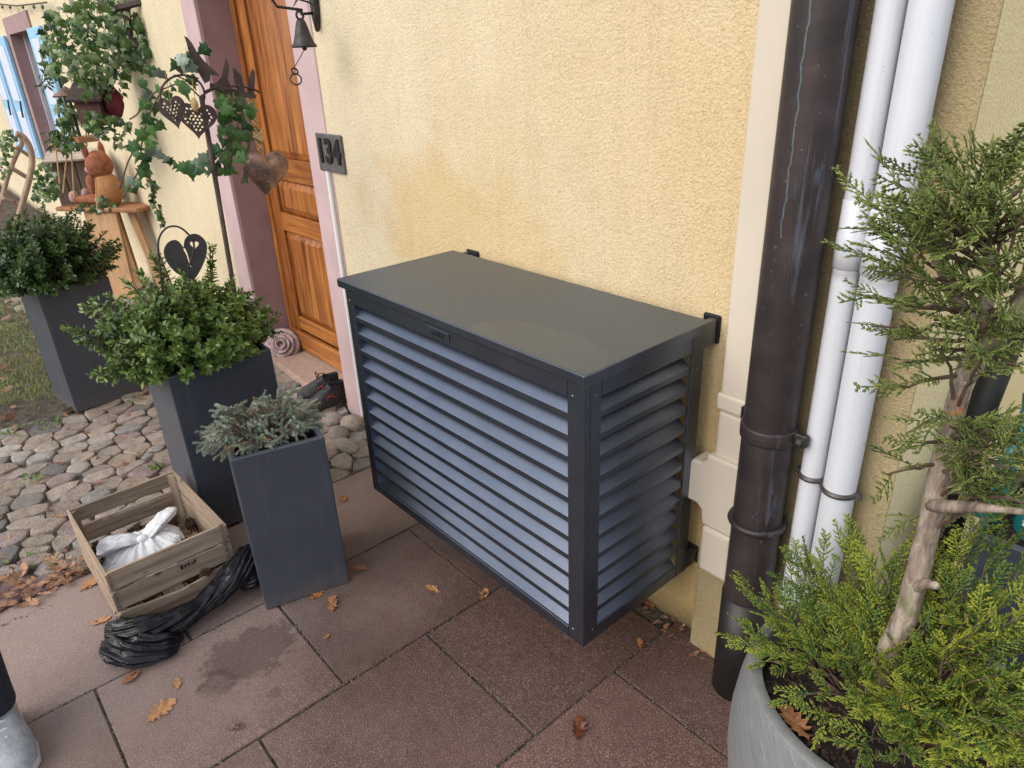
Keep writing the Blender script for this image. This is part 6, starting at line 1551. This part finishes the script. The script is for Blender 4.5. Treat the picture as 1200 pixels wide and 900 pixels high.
LV = [(171, 848, .075, 20, 'tan', 'broad tan oak leaf lying alone at the lower left of the paving'), (207, 809, .035, 70, 'tan', 'small tan leaf above the broad lone oak leaf'), (166, 785, .05, 200, 'brown', 'brown curled leaf just below the black bin bag'), (389, 718, .06, 60, 'brown', 'brown torn leaf lying right of the smallest planter'), (362, 703, .05, 10, 'orange', 'orange leaf half under the front edge of the smallest planter'), (430, 667, .045, 120, 'brown', 'dull brown leaf between the smallest planter and the louvred cover'), (515, 696, .05, 100, 'tan', 'narrow tan leaf below the front of the louvred cover'), (563, 704, .05, 30, 'tan', 'upright tan leaf at the slab corner under the louvred cover'), (676, 869, .06, 40, 'wet', 'dark wet oak leaf at the bottom centre of the paving'), (378, 749, .02, 0, 'brown', 'tiny brown leaf scrap below the torn leaf'), (401, 590, .04, 50, 'brown', 'small brown leaf near the left foot of the louvred cover'), (748, 708, .045, 10, 'orange', 'orange leaf under the right side of the louvred cover at the wall'), (768, 716, .04, 80, 'brown', 'brown leaf next to the plinth corner'), (750, 760, .03, 45, 'orange', 'little yellowish leaf on the joint near the plinth'), (106, 733, .05, 0, 'tan', 'tan leaf beside the left end of the black bin bag'), (281, 853, .035, 130, 'grey', 'grey stained leaf flattened onto the slab'), (92, 693, .08, 20, 'tan', 'large tan leaf on the purple setts beside the crate'), (1056, 835, .05, 10, 'orange', 'orange leaf lodged in the low foliage of the round pot'), (948, 870, .07, 60, 'brown', 'large brown leaf on the soil of the round pot'), (302, 600, .05, 300, 'orange', 'orange leaf between the tall planter and the smallest planter'), (540, 392, .0, 0, 'tan', ''), (95, 470, .05, 40, 'orange', 'orange leaf at the foot of the farthest planter'), (60, 425, .06, 70, 'tan', 'pale leaf on the lawn beside the farthest planter')]
oms = {}
for k, (px, py, sz, ang, mt, lab) in enumerate(LV):
    if not lab: continue
    zz = .002
    if px > 900: zz = SZ + .02 if px < 1000 else .60
    p = atZ(px, py, zz); me = oakmesh(k, .35 + .5 * rng.random()); me.materials.append(OM[mt]); o = bpy.data.objects.new('oak_leaf', me); C.objects.link(o)
    o.location = p; o.scale = (sz * 1.25,) * 3; o.rotation_euler = (rng.uniform(-.1, .15), rng.uniform(-.15, .15), radians(ang)); tag(o, lab, 'leaf', LG)
# loose litter: drift where cobbles meet paving, joints of the cobbles, lawn, round the wall foot
lt = []; 
def add_l(x_, y_, z_, s_): lt.append((x_, y_, z_, s_))
for _ in range(190):
    t = nr.rand(); x_ = -2.50 - abs(nr.randn()) * .11; y_ = -.55 + t * .85
    if y_ < .12 or nr.rand() < .2: add_l(x_, y_ + .0, .006 + nr.rand() * .015, nr.uniform(.025, .06))
for _ in range(190): add_l(-2.7 - nr.rand() * 1.4, -.5 + nr.rand() * 1.7, .006, nr.uniform(.012, .036))
for _ in range(330): add_l(-4.05 - nr.rand() ** 1.3 * 5.5, .6 - nr.rand() * 2.6, .012, nr.uniform(.03, .075))
for _ in range(70): add_l(-4.3 - nr.rand() * 4, 1.0 + nr.rand() * .4, .012, nr.uniform(.03, .07))
for _ in range(60): add_l(-1.1 + nr.rand() * .36, 1.39 + nr.randn() * .012 + (.03 if nr.rand() < .6 else 0), .004, nr.uniform(.010, .024))
for _ in range(26): add_l(-2.55 + nr.rand() * .4, .15 + nr.rand() * .35, .014, nr.uniform(.03, .05))
for _ in range(26): add_l(-2.09 + nr.randn() * .02, .2 + nr.rand() * .3, .004, nr.uniform(.02, .035))
lt = np.array(lt); om0 = oakmesh(99, .5); ov = np.array([tuple(v.co) for v in om0.vertices]); of = []
for p in om0.polygons:
    q = list(p.vertices); of += [(q[0], q[1], q[2])] + ([(q[0], q[2], q[3])] if len(q) == 4 else [])
N = len(lt); a = nr.rand(N) * 6.28; D = np.stack([np.cos(a), np.sin(a), nr.randn(N) * .18], 1); U = np.tile([0, 0, 1.], (N, 1)) + nr.randn(N, 3) * .28
V, F, T = scatter(ov, np.array(of), lt[:, :3], frames(D, U), lt[:, 3] * 1.15, np.zeros(len(ov)), np.zeros(N))
o = np_mesh('leaf_litter', V, F, M['oak'], tone=T); tag(o, 'drift of dead tan oak leaves over the cobbles, slab edge and lawn', 'leaf litter'); o['kind'] = 'stuff'
# weeds and moss in the joints
wd = []
for px, py, n, s_ in ((40, 562, 16, .02), (112, 658, 8, .03), (35, 652, 8, .03), (182, 548, 14, .025), (155, 470, 10, .03), (60, 500, 20, .03), (20, 505, 20, .035), (395, 500, 10, .02), (105, 425, 30, .05), (70, 440, 26, .05), (25, 400, 30, .06), (60, 380, 20, .05), (15, 445, 20, .05)):
    c = atZ(px, py, .0)
    for _ in range(n): wd.append((c.x + nr.randn() * s_, c.y + nr.randn() * s_, .004 + nr.rand() * .012))
V, F, T = scatter(leafV, leafF, np.array(wd), frames(np.stack([nr.randn(len(wd)), nr.randn(len(wd)), np.full(len(wd), .5)], 1), None), nr.uniform(.015, .035, len(wd)), np.zeros(7), np.zeros(len(wd)))
o = np_mesh('weeds', V, F, M['moss'], tone=T); tag(o, 'small light green weeds rooted between the stones and in the lawn', 'weeds'); o['kind'] = 'stuff'

# =================================================================== PERSON AT THE LOWER LEFT EDGE (only a shoe and trouser leg reach the frame)
PO = Vector((-1.93, -.30, 0))
pe = thing('person', 'person in dark navy trousers and pale grey shoes standing at the lower left edge', 'person', PO)
def skin(name, V, E_, Rd, mt, sub=2, root=0):
    me = bpy.data.meshes.new(name); me.from_pydata([tuple(Vector(v)) for v in V], E_, []); o = bpy.data.objects.new(name, me); C.objects.link(o)
    sm = o.modifiers.new('skin', 'SKIN'); sm.use_smooth_shade = True
    sv = me.skin_vertices[0].data if me.skin_vertices else None
    if sv is None:
        bm = bmesh.new(); bm.from_mesh(me); bm.verts.layers.skin.verify(); bm.to_mesh(me); bm.free(); sv = me.skin_vertices[0].data
    for i, r_ in enumerate(Rd): sv[i].radius = (r_, r_) if not hasattr(r_, '__len__') else r_; sv[i].use_root = (i == root)
    ss = o.modifiers.new('sub', 'SUBSURF'); ss.levels = sub; ss.render_levels = sub
    dg = bpy.context.evaluated_depsgraph_get(); m2 = bpy.data.meshes.new_from_object(o.evaluated_get(dg)); bpy.data.objects.remove(o)
    m2.name = name; m2.materials.clear(); m2.materials.append(mt); m2.polygons.foreach_set('use_smooth', [True] * len(m2.polygons))
    o = bpy.data.objects.new(name, m2); C.objects.link(o); o.parent = pe; return o
skinm = pm('skin', (.50, .30, .22), (.46, .27, .20), 10, .5); jean = pm('navy_denim', (.012, .014, .024), (.020, .023, .036), 60, .9, 500, .0006); jack = pm('dark_jacket', (.03, .035, .045), (.045, .05, .06), 14, .8, 90, .002)
shoem = pm('pale_grey_shoe', (.34, .36, .40), (.24, .26, .30), 30, .45, 130, .002); solem = pm('shoe_sole', (.55, .56, .58), (.45, .46, .48), 30, .5)
# local frame: faces +X; left/right along Y.  one continuous body: pelvis, spine, neck, head, limbs with fingers
V = [(0, 0, .93), (0, 0, 1.12), (0, 0, 1.34), (0, 0, 1.46), (.01, 0, 1.54), (.02, 0, 1.62), (.02, 0, 1.70)]
Rd = [(.10, .08), (.09, .07), (.09, .07), .055, .055, (.075, .085), (.065, .075)]
E_ = [(0, 1), (1, 2), (2, 3), (3, 4), (4, 5), (5, 6)]
def chain(par, pts_, rads):
    k = par
    for p, r_ in zip(pts_, rads): V.append(p); Rd.append(r_); E_.append((k, len(V) - 1)); k = len(V) - 1
    return k
for s_ in (-1, 1):
    k = chain(0, [(0, s_ * .09, .84), (.01, s_ * .10, .50), (-.01, s_ * .10, .10), (.05, s_ * .10, .05), (.15, s_ * .105, .03)], [.085, .055, .036, .036, .03])
    k = chain(2, [(0, s_ * .19, 1.40), (-.02, s_ * .235, 1.12), (.06, s_ * .235, .90), (.075, s_ * .235, .845)], [.05, .042, .028, (.018, .036)])
    for i, (dx, ln) in enumerate(((-.030, .062), (-.010, .075), (.012, .080), (.034, .070))):
        chain(k, [(.075 + dx, s_ * .233, .815), (.080 + dx * 1.1, s_ * .228, .815 - ln * .5), (.080 + dx * 1.1, s_ * .212, .815 - ln)], [.010, .0085, .0075])
    chain(k, [(.110, s_ * .215, .835), (.125, s_ * .20, .80)], [.011, .009])
skin('body', V, E_, Rd, skinm)
V, Rd, E_ = [(0, 0, 1.05), (0, 0, .90)], [(.145, .12), (.15, .125)], [(0, 1)]
for s_ in (-1, 1): chain(1, [(0, s_ * .095, .80), (.012, s_ * .10, .50), (.005, s_ * .10, .28), (.012, s_ * .10, .14), (.015, s_ * .10, .105)], [.105, .078, .066, .056, .058])
skin('trousers', V, E_, Rd, jean)
V, Rd, E_ = [(0, 0, .78), (0, 0, .95), (0, 0, 1.10), (0, 0, 1.22), (0, 0, 1.37), (0, 0, 1.47)], [(.185, .150), (.180, .145), (.165, .13), (.175, .135), (.15, .12), .085], [(0, 1), (1, 2), (2, 3), (3, 4), (4, 5)]
for s_ in (-1, 1): chain(4, [(0, s_ * .10, 1.40), (0, s_ * .19, 1.385), (-.01, s_ * .225, 1.27), (-.02, s_ * .24, 1.13), (.055, s_ * .235, .91), (.06, s_ * .235, .885)], [.095, .082, .066, .060, .046, .046])
skin('jacket', V, E_, Rd, jack)
hv, hf = blobmesh(None, 1, 24, 16, lambda d: PO + Vector((-.012, 0, 1.70)) + Vector((d.x * .095, d.y * .088, max(d.z, -.75 if d.x < .1 else -.1) * .105 + .005)))
MB().add(hv, hf).build('hair', M['twig'], pe, smooth=True)
for s_ in (-1, 1): MB().sphere(PO + Vector((.098, s_ * .032, 1.665)), .011, 10, 6).build('eye', M['white'], pe, smooth=True)
MB().sphere(PO + Vector((.108, 0, 1.635)), .014, 10, 6, (1, .8, 1.5)).build('nose', skinm, pe, smooth=True)
MB().tube([PO + Vector((.096, -.024, 1.60)), PO + Vector((.104, 0, 1.598)), PO + Vector((.096, .024, 1.60))], .005, 6).build('mouth', M['terracotta'], pe, smooth=True)
for s_ in (-1, 1): MB().sphere(PO + Vector((.01, s_ * .088, 1.65)), .026, 10, 8, (.7, .35, 1.1)).build('ear', skinm, pe, smooth=True)
# shoes with sole, upper and laces
for s_ in (-1, 1): make_shoe(pe, Matrix.Translation((PO.x, PO.y + s_ * .105, 0)), solem, shoem, M['white'])

# grit, crumbs and moss caught in the slab joints
gj = []
for ci in range(8):
    for _ in range(420): gj.append((SX[ci] + nr.randn() * .0035, -.6 + nr.rand() * 2.0))
for ci in range(7):
    yb = OFF[ci] - .543 * 4
    while yb < 1.5:
        if yb > -.7:
            for _ in range(100): gj.append((SX[ci] + nr.rand() * .49, yb + nr.randn() * .0035))
        yb += .543
gj = np.array([q for q in gj if noise.noise(Vector((q[0] * 5, q[1] * 5, 9))) > -.12 + nr.randn() * .12]); N = len(gj)
gv = np.array([(-.5, -.5, 0), (.5, -.4, 0), (.4, .5, 0), (-.5, .4, 0), (0, 0, .7)]); gf = np.array([(0, 1, 4), (1, 2, 4), (2, 3, 4), (3, 0, 4)])
a = nr.rand(N) * 6.28
V, F, T = scatter(gv, gf, np.stack([gj[:, 0], gj[:, 1], -.004 + nr.rand(N) * .003], 1), frames(np.stack([np.cos(a), np.sin(a), np.zeros(N)], 1), np.tile([0, 0, 1.], (N, 1))), nr.uniform(.0025, .007, N), np.zeros(5), np.zeros(N))
grit = leafmat('joint_grit', [(.03, .024, .02), (.10, .08, .065), (.17, .14, .12), (.05, .06, .02), (.07, .055, .04)], .9, None, trans=0)
o = np_mesh('joint_grit', V, F, grit, tone=T); tag(o, 'grit and crumbs of moss caught in the joints between the slabs', 'grit'); o['kind'] = 'stuff'
